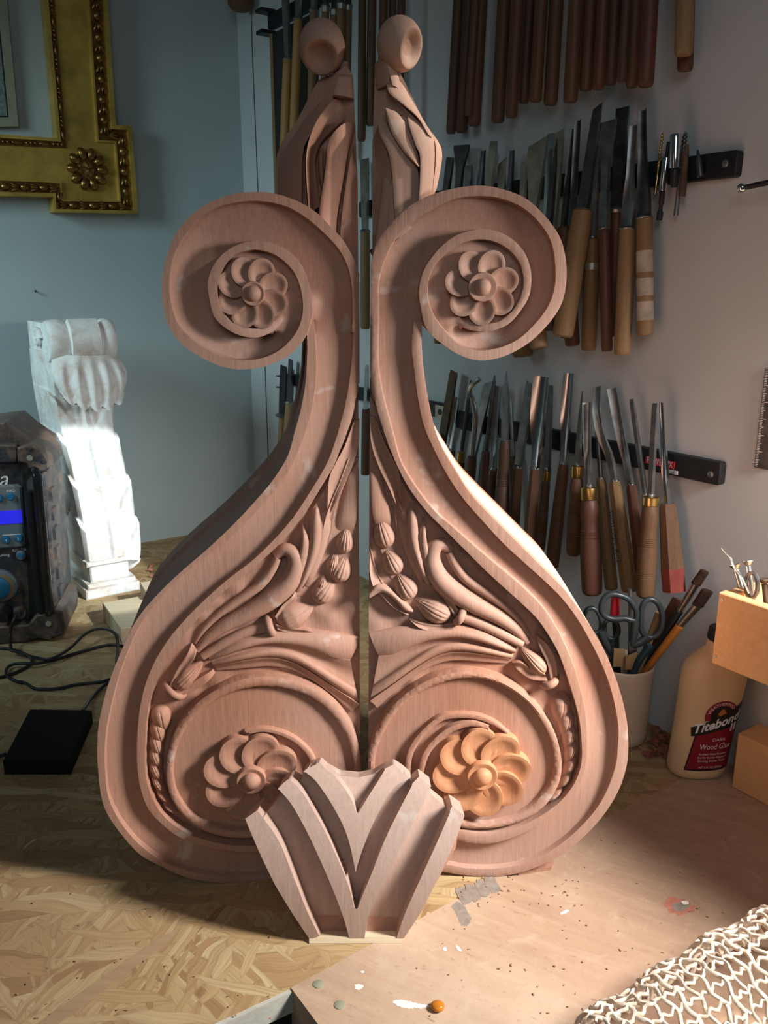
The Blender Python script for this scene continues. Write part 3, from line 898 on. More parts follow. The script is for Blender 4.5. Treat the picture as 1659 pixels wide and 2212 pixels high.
br_r = bracket(PR, RB, 'R', 'right-hand carved wooden scroll bracket, sunlit along its outer side, one rosette fresh orange')
carving(PR, br_r, 'R', RB)
finial(PR, br_r, 'R')
rosette(PR, (1040, 620), 49, 31, 7, 0.25, -0.004, 0.0045, 31, 16, br_r, M['bracket'], 1, 76)
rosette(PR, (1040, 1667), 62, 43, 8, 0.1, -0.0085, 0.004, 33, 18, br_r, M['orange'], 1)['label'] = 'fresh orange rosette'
br_l = bracket(PL, LB, 'L', 'left-hand carved wooden scroll bracket, darker, its plain dark outer side turned to view')
carving(PL, br_l, 'L', LB)
finial(PL, br_l, 'L')
rosette(PL, (547, 634), 48, 30, 8, 0.35, -0.004, 0.0045, 26, 15, br_l, M['bracket'], 1, 74)
rosette(PL, (543, 1677), 62, 42, 8, 0.42, -0.0085, 0.004, 32, 18, br_l, M['bracket'], 1)

# ------------------------------------------------------------------ keystone block with chevron ribs
KT = math.radians(19.0)
KO = onz(770, 2030) - np.array([0, 0.004, 0])
PK = Plane(KO, (1, 0, 0), (0, math.sin(KT), math.cos(KT)), (0, -math.cos(KT), math.sin(KT)))
kol = [(535, 1759), (560, 1742), (573, 1757), (590, 1740), (608, 1722), (602, 1700), (613, 1689), (626, 1680), (648, 1692), (655, 1668), (670, 1657), (689, 1651), (703, 1664), (732, 1680), (773, 1684), (805, 1678), (831, 1663), (851, 1655), (871, 1668), (886, 1682), (890, 1690), (905, 1677), (931, 1696), (930, 1718), (950, 1735), (966, 1748), (974, 1734), (1001, 1752), (974, 1819), (941, 1888), (908, 1961), (872, 2026), (788, 2030), (745, 2030), (669, 2028), (633, 1961), (599, 1898), (565, 1825)]
kside = [([(535, 1759), (565, 1825), (599, 1898), (633, 1961), (669, 2032)], [(692, 2020), (666, 1955), (639, 1878), (609, 1805), (571, 1752)], [(560, 1742)]),
         ([(601, 1699), (633, 1733), (672, 1799), (712, 1888), (739, 1965), (755, 2032)], [(788, 2032), (798, 1971), (831, 1892), (868, 1815), (898, 1759), (931, 1696)], [(905, 1677)],
          [(894, 1683), (865, 1733), (831, 1799), (805, 1865), (785, 1915), (770, 1957)], [(770, 1957), (755, 1898), (732, 1839), (699, 1772), (656, 1706), (626, 1680)]),
         ([(652, 1666), (686, 1690), (725, 1743), (752, 1799), (769, 1872)], [(769, 1872), (792, 1805), (818, 1749), (851, 1699), (886, 1681)], [(851, 1654)],
          [(831, 1663), (798, 1709), (773, 1748)], [(773, 1748), (759, 1716), (732, 1683), (689, 1651)]),
         ([(974, 1734), (941, 1805), (908, 1878), (875, 1958), (853, 2032)], [(868, 2032), (908, 1961), (941, 1888), (974, 1819), (1001, 1752)])]
krt = root('keystone_block', KO + np.array([0, 0.02, 0]), 'pale carved keystone block with chevron ribs leaning against both brackets', 'carved keystone')
ruv = []
for sides in kside:
    segs = [smooth(PK.uv(q), 0.003) if len(q) > 2 else PK.uv(q) for q in sides]
    r = np.vstack(segs)
    ruv.append(r[np.concatenate([[True], np.linalg.norm(np.diff(r, axis=0), axis=1) > 1e-6])])
kfe = []
for r in ruv:
    c = np.vstack([r, r[:1]])
    L_ = np.linalg.norm(np.diff(c, axis=0), axis=1).sum()
    kfe += edge_feats(resample(c, int(L_ / 0.0018), False), e=0.0006)
kvm = PK.uv([(770, 1840)])[0][1]; kvh = PK.uv([(770, 1650)])[0][1] - kvm
web = PK.uv([(689, 1651), (732, 1683), (759, 1716), (773, 1747), (798, 1709), (831, 1663)])


def kh(P):
    h = np.full(len(P), -0.019)
    m = inside(P, web); h[m] = -0.012
    for r in ruv: h[inside(P, offset_poly(r, -0.0004))] = 0.0
    q = (P[:, 1] - kvm) / kvh
    h += 0.019 * (1 - q * q)
    h -= 0.10 * np.clip(q - 0.66, 0, 1) ** 2
    return h


ko = smooth(PK.uv(kol), 0.0)if False else resample(np.vstack([PK.uv(kol), PK.uv(kol[:1])]), 420, False)[:-1]
relief('ribbed_face', PK, ko, kh, kfe, 0.0024, [(0.034, 0.0)], M['keystone'], krt, angle=35)
bl = [(563, 1829), (600, 1800), (700, 1760), (880, 1760), (950, 1790), (991, 1812), (987, 1839), (931, 1938), (921, 1960), (903, 1976), (868, 2034), (669, 2036), (629, 1986), (596, 1908)]
def cut(mb):
    mb.v = [np.array([p[0], p[1], max(p[2], 0.0006)]) for p in mb.v]
    return mb


cut(MB().prism(PK, PK.uv(bl), -0.012, -0.030)).done('backing_layer', M['bracket'], krt)
cut(MB().prism(PK, PK.uv([(668, 2024), (868, 2022), (866, 2037), (668, 2041)]), -0.020, 0.0012)).done('foot', M['pale_offcut'], krt)

# ------------------------------------------------------------------ room shell and bench
def wall_mat(name, a, b_, warm):
    m, nt, b = new_mat(name, 0.85, 0, 0.2)
    v = coords(nt)
    n = noise(nt, v, 2.2, 5, 0.6)
    c = mixc(nt, rampf(nt, n, 0.3, 0.75), a, b_)
    n2 = noise(nt, v, 35.0, 6, 0.75)
    c = mixc(nt, rampf(nt, n2, 0.68, 0.80), c, mixc(nt, 0.25, c, warm))
    nt.links.new(c, b.inputs['Base Color'])
    bump(nt, b, noise(nt, v, 180.0, 3, 0.6), 0.25, 0.0006)
    return m


M['wall'] = wall_mat('off-white painted plaster', srgb(200, 206, 208), srgb(186, 191, 194), srgb(120, 110, 100))
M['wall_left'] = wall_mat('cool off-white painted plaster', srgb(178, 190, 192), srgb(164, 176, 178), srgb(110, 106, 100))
M['floor'] = plain('concrete floor', srgb(120, 114, 106), 0.9, 0, 0.2, 8)


def wall_slab(name, pl, u0, u1, z0, z1, mat, hole=None, th=0.06):
    mb = MB()
    def slab(a, b, c, d): mb.prism(pl, [(a, c), (b, c), (b, d), (a, d)], -th, 0)
    if hole:
        a, b, c, d = hole
        slab(u0, a, z0, z1); slab(b, u1, z0, z1); slab(a, b, z0, c); slab(a, b, d, z1)
    else: slab(u0, u1, z0, z1)
    o = mb.done(name, mat, None, sm=False)
    o['kind'] = 'structure'
    return o


# u on the tool wall grows towards the camera's right
uc = -np.linalg.norm(CORNER - WP)
WIN = (0.17, 1.02, 0.50, 1.45)  # assumed window opening, out of view, where the right-hand light comes from
wall_slab('wall_right', TW, uc - 0.06, 1.6, -0.9, 1.75, M['wall'], WIN)
wall_slab('wall_left', LW, -2.2, 0.0, -0.9, 1.75, M['wall_left'])
mb = MB()
a, b, c, d = WIN
for q in ((a, a + .04, c, d), (b - .04, b, c, d), (a + .04, b - .04, c, c + .04), (a + .04, b - .04, d - .04, d)):
    mb.prism(TW, [(q[0], q[2]), (q[1], q[2]), (q[1], q[3]), (q[0], q[3])], -0.05, -0.01)
mb.done('assumed_window_1', M['wall'], None, sm=False)['kind'] = 'structure'  # frame of the assumed window, out of view
MB().box((0, 0.6, -0.93), (1, 0, 0), (0, 1, 0), Z, 6, 5, 0.06).done('floor', M['floor'], None, sm=False)['kind'] = 'structure'


def osb_mat():
    m, nt, b = new_mat('oriented strand board', 0.75, 0, 0.25)
    tc = nd(nt, 'ShaderNodeTexCoord')
    base = tc.outputs['Object']
    warp = nd(nt, 'ShaderNodeTexNoise'); warp.inputs['Scale'].default_value = 9; nt.links.new(base, warp.inputs['Vector'])
    wm = nd(nt, 'ShaderNodeVectorMath', operation='MULTIPLY_ADD')
    nt.links.new(warp.outputs['Color'], wm.inputs[0]); wm.inputs[1].default_value = (0.055, 0.055, 0.03); nt.links.new(base, wm.inputs[2])
    tones = [(0.0, srgb(158, 124, 86)), (0.25, srgb(186, 156, 112)), (0.5, srgb(202, 176, 130)), (0.75, srgb(176, 142, 100)), (1.0, srgb(212, 190, 146))]
    col = None; edges = None
    for i, (rot, sc) in enumerate(((0.4, (10, 56, 1)), (2.2, (8, 46, 1)), (1.25, (11, 70, 1)), (2.9, (7, 44, 1)), (0.95, (16, 110, 1)), (1.9, (22, 150, 1)), (0.1, (12, 70, 1)))):
        mp = nd(nt, 'ShaderNodeMapping'); mp.inputs['Rotation'].default_value = (0, 0, rot); mp.inputs['Location'].default_value = (i * 3.7, i * 1.3, 0)
        nt.links.new(wm.outputs[0], mp.inputs['Vector'])
        sm_ = nd(nt, 'ShaderNodeVectorMath', operation='MULTIPLY'); nt.links.new(mp.outputs[0], sm_.inputs[0]); sm_.inputs[1].default_value = sc
        vo = nd(nt, 'ShaderNodeTexVoronoi', voronoi_dimensions='2D'); vo.inputs['Scale'].default_value = 1.0; nt.links.new(sm_.outputs[0], vo.inputs['Vector'])
        ve = nd(nt, 'ShaderNodeTexVoronoi', voronoi_dimensions='2D', feature='DISTANCE_TO_EDGE'); ve.inputs['Scale'].default_value = 1.0; nt.links.new(sm_.outputs[0], ve.inputs['Vector'])
        sx = nd(nt, 'ShaderNodeSeparateColor'); nt.links.new(vo.outputs['Color'], sx.inputs[0])
        cr = nd(nt, 'ShaderNodeValToRGB')
        for k, (p, c) in enumerate(tones):
            e = cr.color_ramp.elements[k] if k < 2 else cr.color_ramp.elements.new(p)
            e.position = p; e.color = (*c, 1)
        nt.links.new(sx.outputs[0], cr.inputs[0])
        fib = nd(nt, 'ShaderNodeVectorMath', operation='MULTIPLY'); nt.links.new(mp.outputs[0], fib.inputs[0]); fib.inputs[1].default_value = (14, 420, 1)
        fn = noise(nt, fib.outputs[0], 1.0, 3, 0.6)
        c = mixc(nt, rampf(nt, fn, 0.2, 0.75), mixc(nt, 0.55, cr.outputs[0], srgb(120, 84, 50)), cr.outputs[0])
        ed = rampf(nt, ve.outputs['Distance'], 0.0, 0.07)
        c = mixc(nt, ed, mixc(nt, 0.28, c, srgb(92, 64, 40)), c)
        if col is None: col, hgt = c, sx.outputs[1]
        else:
            th = nd(nt, 'ShaderNodeMath', operation='GREATER_THAN'); nt.links.new(sx.outputs[1], th.inputs[0]); th.inputs[1].default_value = 0.58
            col = mixc(nt, th.outputs[0], col, c)
            hm = nd(nt, 'ShaderNodeMix'); nt.links.new(th.outputs[0], hm.inputs[0]); nt.links.new(hgt, hm.inputs[2]); nt.links.new(sx.outputs[2], hm.inputs[3]); hgt = hm.outputs[0]
    d = noise(nt, base, 3.0, 4, 0.6)
    col = mixc(nt, rampf(nt, d, 0.35, 0.75), col, mixc(nt, 0.22, col, srgb(190, 160, 130)))
    nt.links.new(col, b.inputs['Base Color'])
    bump(nt, b, hgt, 0.35, 0.001)
    return m


def ply_mat():
    m, nt, b = new_mat('dusty worn plywood', 0.8, 0, 0.2)
    tc = nd(nt, 'ShaderNodeTexCoord')
    def vec(rot, sc):
        mp = nd(nt, 'ShaderNodeMapping'); mp.inputs['Rotation'].default_value = (0, 0, rot)
        nt.links.new(tc.outputs['Object'], mp.inputs['Vector'])
        sm_ = nd(nt, 'ShaderNodeVectorMath', operation='MULTIPLY'); nt.links.new(mp.outputs[0], sm_.inputs[0]); sm_.inputs[1].default_value = sc
        return sm_.outputs[0]
    g = noise(nt, vec(0.5, (7, 60, 1)), 1.0, 6, 0.65, 0.8)
    c = mixc(nt, rampf(nt, g, 0.25, 0.75), srgb(160, 131, 107), srgb(192, 164, 138))
    d = noise(nt, tc.outputs['Object'], 5.0, 5, 0.65, 0.4)
    c = mixc(nt, rampf(nt, d, 0.40, 0.60), c, mixc(nt, 0.75, c, srgb(199, 174, 150)))
    d2 = noise(nt, tc.outputs['Object'], 2.3, 3, 0.5)
    c = mixc(nt, rampf(nt, d2, 0.48, 0.66), c, mixc(nt, 0.6, c, srgb(170, 126, 104)))
    f = noise(nt, tc.outputs['Object'], 120.0, 4, 0.7)
    c = mixc(nt, rampf(nt, f, 0.58, 0.72), c, mixc(nt, 0.4, c, srgb(150, 112, 90)))
    f2 = noise(nt, tc.outputs['Object'], 38.0, 5, 0.75, 1.0)
    c = mixc(nt, rampf(nt, f2, 0.55, 0.75), c, mixc(nt, 0.35, c, srgb(214, 192, 168)))
    s = noise(nt, vec(0.5, (60, 220, 1)), 1.0, 2, 0.5)
    c = mixc(nt, rampf(nt, s, 0.69, 0.76), c, mixc(nt, 0.5, c, srgb(120, 92, 72)))
    nt.links.new(c, b.inputs['Base Color'])
    bump(nt, b, g, 0.3, 0.0008)
    return m


M['osb'] = osb_mat()
M['ply'] = ply_mat()
M['board_edge'] = wood('lit pale board edge', srgb(206, 204, 192), srgb(160, 156, 144), 0.8, 'x', 0.6)  # light on the board's front face is put into this pale colour
BZ = Plane((0, 0, 0), (1, 0, 0), (0, 1, 0), Z)
s0 = onz(628, 2134); s1 = onz(1458, 1690)
sd = (s1 - s0) / np.linalg.norm(s1 - s0)


def meet(p, d, q, e):
    t = np.linalg.solve(np.array([[d[0], -e[0]], [d[1], -e[1]]]), (q - p)[:2])
    return p + d * t[0]


seam_wall = meet(s0, sd, WP, WD)
of = onz(500, 2193); od = (of - s0) / np.linalg.norm(of - s0)
pf = onz(686, 2212); pd = (pf - s0) / np.linalg.norm(pf - s0)
right_far = WP - WD * 1.15
bench = root('workbench', (0, 0.9, -0.9), 'fixed workbench of strand board and dusty plywood below the tool wall', 'workbench')
cl = CORNER + LWD * 1.6
osb = [seam_wall, CORNER, cl, cl + np.array([0.0, -1.15, 0]), s0 + od * 0.62, s0]
MB().prism(BZ, [p[:2] for p in osb], -0.021, 0.0).done('strand_board_top', M['osb'], bench, sm=False)
pe = s0 + pd * 0.34
ply = [s0, seam_wall, right_far, right_far + np.array([-0.05, -0.15, 0]), pe]
MB().prism(BZ, [p[:2] for p in ply], -0.045, 0.0004).done('plywood_top', M['ply'], bench, sm=False)
# front edge strip of the strand board, coloured pale as if lit, and the dark inside boards of the gap
e0, e1 = s0, s0 + od * 0.62
nrm = np.array([od[1], -od[0], 0]);
if nrm[1] > 0: nrm = -nrm
MB().prism(BZ, [e0[:2], e1[:2], (e1 + nrm * 0.004)[:2], (e0 + nrm * 0.004)[:2]], -0.024, -0.001).done('edge_strip', M['board_edge'], bench, sm=False)
MB().prism(BZ, [e0[:2] + nrm[:2] * -.06, e1[:2] + nrm[:2] * -.06, e1[:2] + nrm[:2] * -.10, e0[:2] + nrm[:2] * -.10], -0.13, -0.021).done('rail', M['handle_dark'], bench, sm=False)
MB().prism(BZ, [s0[:2] + pd[:2] * .02 + (0.012, 0), pe[:2] + (0.012, 0), pe[:2] + (0.05, 0), s0[:2] + pd[:2] * .02 + (0.05, 0)], -0.16, -0.045).done('rail', M['handle_dark'], bench, sm=False)
for x, y in ((-0.55, 0.75), (0.62, 0.35), (-0.75, 1.5), (-0.1, 1.75)):
    MB().box((x, y, -0.46), (1, 0, 0), (0, 1, 0), Z, 0.07, 0.07, 0.88).done('leg', M['pine'], bench, sm=False)

# ------------------------------------------------------------------ tools on the wall
WRIGHT = -WD                                   # along the tool wall towards the camera's right


def wk(p):
    """metres per pixel at a point"""
    return camdepth(p) / FPX


def wflat(p):
    """metres of wall width per pixel (the wall is seen at a slant)"""
    v = np.array([p[0], p[1], p[2] - CAM[2]]); v /= np.linalg.norm(v)
    return wk(p) / max(0.35, abs(np.dot(v, WN)))


def blade_mesh(mb, P0, P1, secs, xdir, ydir, bend=None):
    """secs: (t, half width, thickness, curl); curl > 0 bends the cross-section into a gouge"""
    a = P1 - P0
    R = []
    for t, hw, th, cu in secs:
        c = P0 + a * t
        if bend: c = c + xdir * bend(t)[0] + ydir * bend(t)[1]
        front, back = [], []
        for s in np.linspace(-1, 1, 9):
            y = cu * hw * (s * s - .5)
            front.append(c + xdir * hw * s + ydir * (y + th / 2))
            back.append(c + xdir * hw * s + ydir * (y - th / 2))
        R.append(front + back[::-1])
    mb.rings(R)


def tool(name, tip, neck, end, bw, nw, hw, label, group, kind='flat', hm='handle_brown', style='round', ferrule=None, bm='steel_dark', off=0.022, hoff=None, cat='chisel', skew=0.0, bend=None, mark=None):
    """tip / neck / end in pixels; bw, nw, hw = blade, neck and handle widths in pixels"""
    offh = hoff if hoff is not None else off + 0.004
    T = TW.hit(*tip, off); N = TW.hit(*neck, off + 0.001)
    E = TW.hit(*end, offh) if end else None
    rt = root(name, E if E is not None else N, label, cat, group)
    ax = (T - N) / np.linalg.norm(T - N)
    xd = WRIGHT - ax * np.dot(WRIGHT, ax); xd /= np.linalg.norm(xd)
    yd = np.cross(ax, xd)
    if np.dot(yd, WN) < 0: yd = -yd
    kf = wflat(T); k = wk(T)
    b, n = bw / 2 * kf, nw / 2 * kf
    mb = MB()
    if kind == 'flat':
        blade_mesh(mb, N, T, [(0, n * .9, .006, 0), (.12, n, .006, 0), (.45, n + (b - n) * .55, .005, 0), (.8, n + (b - n) * .92, .0035, 0), (.93, b, .003, 0), (1, b, .0006, 0)], xd, yd)
    elif kind == 'skew':
        P = []
        secs = [(0, n * .9, .006, 0), (.12, n, .006, 0), (.5, n + (b - n) * .5, .005, 0), (.9, b * .97, .0035, 0), (1, b, .0008, 0)]
        blade_mesh(mb, N, T, secs, xd, yd)
        for i in range(len(mb.v)):
            t = np.dot(mb.v[i] - N, ax) / np.linalg.norm(T - N)
            if t > .88: mb.v[i] = mb.v[i] + ax * skew * np.dot(mb.v[i] - N - ax * np.dot(mb.v[i] - N, ax), xd)
    elif kind == 'fish':
        blade_mesh(mb, N, T, [(0, n, .007, 0), (.35, n * .85, .006, 0), (.6, n * 1.0, .005, 0), (.8, b * .72, .004, 0), (.95, b * .97, .003, 0), (1, b, .0008, 0)], xd, yd)
    elif kind == 'gouge':
        bf = None
        if bend: bf = lambda t: (0, bend * math.sin(math.pi * min(1, max(0, (t - .25) / .75))))
        blade_mesh(mb, N, T, [(0, n * .9, .007, .05), (.18, n, .006, .1), (.30, n + (b - n) * .35, .005, .22), (.42, n + (b - n) * .7, .004, .42), (.54, b * .95, .003, .58), (.75, b * .98, .0026, .66), (1, b, .0014, .7)], xd, yd, bf)
    elif kind == 'vtool':
        blade_mesh(mb, N, T, [(0, n * .8, .007, .1), (.3, n, .006, .2), (.45, b * .85, .003, 1.0), (1, b, .0022, 1.15)], xd, yd)
    elif kind == 'rod':
        mb.lathe(N, T, [(0, n), (.1, n), (.85, b), (1, b * .4)], 10)
    elif kind == 'spoon':
        path = [N + (T - N) * t + xd * (bw * kf * q) + yd * z for t, q, z in ((0, 0, 0), (.3, -.25, 0), (.55, -.45, .002), (.72, -.95, .006), (.82, -1.15, .012), (.92, -.65, .014), (1, 0, .010))]
        pp = smooth(path, 0.004)
        mb.tube(pp, np.interp(np.linspace(0, 1, len(pp)), [0, .6, .8, 1], [n, n * .9, b * .45, b * .55]), 8)
    elif kind == 'point':
        blade_mesh(mb, N, T, [(0, n, .006, 0), (.3, b, .006, 0), (.7, b * .75, .004, 0), (1, b * .08, .001, 0)], xd, yd)
    mb.done('blade', M[bm], rt, angle=35)
    if E is None: return rt
    hax = (N - E); L = np.linalg.norm(hax)
    kh = wk((N + E) / 2); r = hw / 2 * kh
    if name != 'file': MB().lathe(N - ax * 0.004, N + ax * 0.004, [(0, n * 1.05), (.5, max(n * 1.3, r * .45)), (1, n * .9)], 12, flat=(1, 0.8)).done('bolster', M['steel_grey'], rt)
    f0 = 1.0
    if ferrule:
        fl = ferrule * kh / L
        f0 = 1 - fl
        MB().lathe(E + hax * (f0 - .005), N - ax * .002, [(0, r * .80), (.04, r * .83), (.96, r * .80), (1, r * .70)], 20).done('ferrule', M['brass'], rt)
    H1 = E + hax * f0
    if style == 'round':
        prof = [(0, r * .80), (.012, r * .95), (.03, r), (.5, r * 1.0), (.9, r * .97), (.985, r * .92), (1, r * .75)]; ns = 18
    elif style == 'taper':
        prof = [(0, r * .75), (.015, r * .95), (.05, r), (.4, r * .97), (.8, r * .85), (.97, r * .74), (1, r * .6)]; ns = 18
    elif style == 'oct':
        prof = [(0, r * .80), (.02, r * 1.02), (.25, r * 1.06), (.6, r * .95), (.95, r * .80), (1, r * .68)]; ns = 8
    else:  # turned, with ring grooves
        base = [(0, .70), (.02, .88), (.06, .96), (.25, 1.0), (.45, 1.0), (.62, .92), (.74, .80), (.80, .84), (.90, .86), (.97, .76), (1, .66)]
        tt = sorted(set([b_[0] for b_ in base] + [x + d for x in ((.22, .245, .27, .56, .58, .60, .62, .64) if style == 'turned' else (.60, .62, .64, .66)) for d in (-.006, 0, .006)]))
        prof = []
        for t in tt:
            q = np.interp(t, [b_[0] for b_ in base], [b_[1] for b_ in base])
            g = any(abs(t - x) < 1e-6 for x in ((.22, .245, .27, .56, .58, .60, .62, .64) if style == 'turned' else (.60, .62, .64, .66)))
            prof.append((t, r * (q - (.05 if g else 0))))
        ns = 24
    MB().lathe(E, H1, prof, ns, ref=WN, phase=math.pi / 8 if ns == 8 else 0).done('handle', M[hm], rt, angle=30)
    if mark:
        for t0, t1, mm in mark:
            MB().lathe(E + hax * t0, E + hax * t1, [(0, r * (1.02 if ns != 8 else 1.09)), (1, r * (1.02 if ns != 8 else 1.09))], 18 if ns != 8 else 8, ref=WN, phase=math.pi / 8 if ns == 8 else 0).done('tape_wrap', M[mm], rt)
    return rt


def text_verts(txt, size, font_shear=0.0, extrude=0.0, bold=0.0):
    cu = bpy.data.curves.new('lettering', 'FONT')
    cu.body = txt; cu.size = size; cu.shear = font_shear; cu.extrude = extrude; cu.resolution_u = 3; cu.offset = bold * size
    cu.align_x = 'CENTER'; cu.align_y = 'CENTER'
    o = bpy.data.objects.new('lettering', cu); C.objects.link(o)
    dg = bpy.context.evaluated_depsgraph_get()
    me = bpy.data.meshes.new_from_object(o.evaluated_get(dg))
    v = np.array([x.co[:] for x in me.vertices]) if len(me.vertices) else np.zeros((0, 3))
    f = [tuple(p.vertices) for p in me.polygons]
    bpy.data.objects.remove(o); bpy.data.meshes.remove(me); bpy.data.curves.remove(cu)
    return v, f


def flat_text(name, txt, size, pl, uv, ang, h, mat, parent, shear=0.0, width=None, bold=0.0):
    v, f = text_verts(txt, size, shear)
    if width: v[:, 0] *= width / max(1e-6, np.ptp(v[:, 0]))
    c, s = math.cos(ang), math.sin(ang)
    P = np.stack([uv[0] + v[:, 0] * c - v[:, 1] * s, uv[1] + v[:, 0] * s + v[:, 1] * c], 1)
    return mesh(name, pl.W(P, h), f, mat, parent, sm=False)


# magnetic strips
def mag_strip(a_px, b_px, hgt, label, off=0.0, th=0.012, screws=()):
    A = TW.hit(*a_px, th); B = TW.hit(*b_px, th)
    uvA = np.array([np.dot(A - TW.O, TW.U), A[2]]); uvB = np.array([np.dot(B - TW.O, TW.U), B[2]])
    rt = root('magnetic_tool_strip', TW.w(*((uvA + uvB) / 2), 0), label, 'tool rack', 'magnetic strips on the tool wall')
    d = (uvB - uvA); L = np.linalg.norm(d); d /= L; n = np.array([-d[1], d[0]])
    q = [uvA - n * hgt / 2, uvB - n * hgt / 2 + d * 0, uvB + n * hgt / 2, uvA + n * hgt / 2]
    r = 0.004
    def rr(c, sx, sy): return [c + d * sx * r * (1 - math.sin(t)) + n * sy * r * (1 - math.cos(t)) for t in (0, .5, 1.05, 1.57)]
    poly = rr(q[0], 1, 1)[::-1] + rr(q[1], -1, 1) + rr(q[2], -1, -1)[::-1] + rr(q[3], 1, -1)
    MB().prism(TW, poly, 0.0, th, inset=0.0012).done('strip_body', M['strip'], rt, angle=30)
    for s_ in (-1, 1):
        qq = [uvA + d * .02 + n * hgt * (.22 * s_ - .05), uvB - d * .02 + n * hgt * (.22 * s_ - .05), uvB - d * .02 + n * hgt * (.22 * s_ + .05), uvA + d * .02 + n * hgt * (.22 * s_ + .05)]
        MB().prism(TW, qq, th - 0.001, th + 0.0004).done('magnet_bar', M['strip'], rt)
    for px in screws:
        p = TW.hit(*px, th)
        mb = MB().lathe(p - WN * .001, p + WN * .0016, [(0, .0045), (.7, .0045), (1, .003)], 16)
        mb.done('screw', M['steel_grey'], rt)
    return rt, d, n, th


st_up = mag_strip((578, 48), (1330, -335), 0.030, 'dark magnetic strip at the top, its notched end near the room corner')
st_mid = mag_strip((775, 453), (1591, 352), 0.030, 'black magnetic strip holding the middle row, bare end with one screw', screws=[(1567, 353)])
st_low_l = mag_strip((618, 818), (963, 890), 0.026, 'short grey-ended magnetic strip in the lower row, partly behind the brackets')
st_low = mag_strip((978, 905), (1555, 1025), 0.030, 'black magnetic strip holding the lower row of carving gouges, red label on it', screws=[(1535, 1025)])
# end cap with a hole on the short lower strip
p = TW.hit(951, 890, 0.0125)
MB().box(p, st_low_l[1][0] * TW.U + st_low_l[1][1] * Z, np.cross(WN, st_low_l[1][0] * TW.U + st_low_l[1][1] * Z), WN, 0.026, 0.024, 0.0035).done('end_cap', M['steel_pale'], st_low_l[0])
p = TW.hit(950, 890, 0.0145)
MB().lathe(p - WN * .001, p + WN * .0006, [(0, .0055), (1, .0055)], 16).done('screw_hole', M['black'], st_low_l[0])
# I-shaped end of the top strip
p = TW.hit(574, 48, 0.0185)
for dz in (-0.021, 0.021):
    MB().box(p + Z * dz, WRIGHT, WN, Z, 0.028, 0.034, 0.007).done('end_flange', M['strip'], st_up[0])
# lettering on the low strip
LBL = Plane(TW.O, TW.U, Z, WN)
lab = LBL.uv([(1396, 985), (1459, 998), (1456, 1014), (1394, 1000)], 0.0125)
MB().prism(LBL, lab, 0.0125, 0.0134).done('red_label', M['red'], st_low[0], sm=False)
c = lab.mean(0); ang = math.atan2(*(lab[1] - lab[0])[::-1])
flat_text('lettering', 'POWERFIX', 0.012, LBL, c, ang, 0.0137, M['white'], st_low[0], width=np.linalg.norm(lab[1] - lab[0]) * .88)
c2 = LBL.uv([(1449, 1017)], 0.0125)[0]
lab2 = LBL.uv([(1434, 1012), (1465, 1018), (1464, 1026), (1433, 1019)], 0.0125)
MB().prism(LBL, lab2, 0.0125, 0.0131).done('white_label', M['white'], st_low[0], sm=False)
flat_text('lettering', 'Profi', 0.006, LBL, lab2.mean(0), ang, 0.0134, M['black'], st_low[0], width=np.linalg.norm(lab2[1] - lab2[0]) * .7)

# ---- top row, right cluster: long handles hanging below the frame's upper edge
G1 = 'long wooden tool handles in the top row'
ords = ['first', 'second', 'third', 'fourth', 'fifth', 'sixth', 'seventh', 'eighth', 'ninth', 'tenth', 'eleventh', 'twelfth', 'thirteenth', 'fourteenth', 'fifteenth', 'sixteenth']
sticks = [(974, 289, 22, 12, 'handle_dark', 0), (997, 287, 26, 12, 'handle_dark', 0), (1012, 250, 18, 13, 'handle_brown', 1), (1024, 272, 28, 12, 'handle_brown', 0),
          (1075, 265, 29, 12, 'handle_brown', 0), (1104, 254, 27, 13, 'handle_brown', 1), (1131, 223, 22, 13, 'handle_dark', 0), (1156, 220, 28, 14, 'handle_brown', 1),
          (1189, 227, 31, 13, 'handle_brown', 0), (1232, 221, 32, 13, 'handle_brown', 1), (1265, 195, 30, 14, 'handle_brown', 0), (1292, 193, 27, 14, 'handle_red', 1),
          (1318, 183, 28, 14, 'handle_dark', 0), (1343, 177, 20, 14, 'handle_dark', 1), (1364, 189, 26, 15, 'handle_brown', 0), (1394, 187, 36, 15, 'handle_red', 1)]
adj = {'handle_dark': 'dark brown', 'handle_brown': 'mid brown', 'handle_red': 'reddish brown'}
for i, (x, y, wd, sh, hm, fr) in enumerate(sticks):
    ytop = -70 - 0.33 * max(0, x - 974)
    o_ = 0.024 + 0.020 * fr
    tool('long_handled_chisel', (x + sh + 16, ytop - 210), (x + sh + 8, ytop), (x, y), wd * .8, wd * .4, wd, f'{adj[hm]} round handle, {ords[i]} from left in the right-hand top row cluster', G1, 'flat', hm, 'round', None, 'steel_dark', o_)
tool('long_handled_chisel', (1492, -420), (1486, -260), (1477, 119), 26, 14, 40, 'tan rounded handle hanging alone at the right end of the top row, in front', G1, 'flat', 'handle_tan', 'round', None, 'steel_dark', 0.045)
tool('long_handled_chisel', (1494, -410), (1489, -250), (1480, 153), 26, 14, 35, 'reddish handle hanging just behind the lone tan handle at the top right', G1, 'flat', 'handle_red', 'round', None, 'steel_dark', 0.018)
st_up2 = mag_strip((1440, -330), (1540, -390), 0.026, 'dark magnetic strip above the frame carrying the lone tan handle')

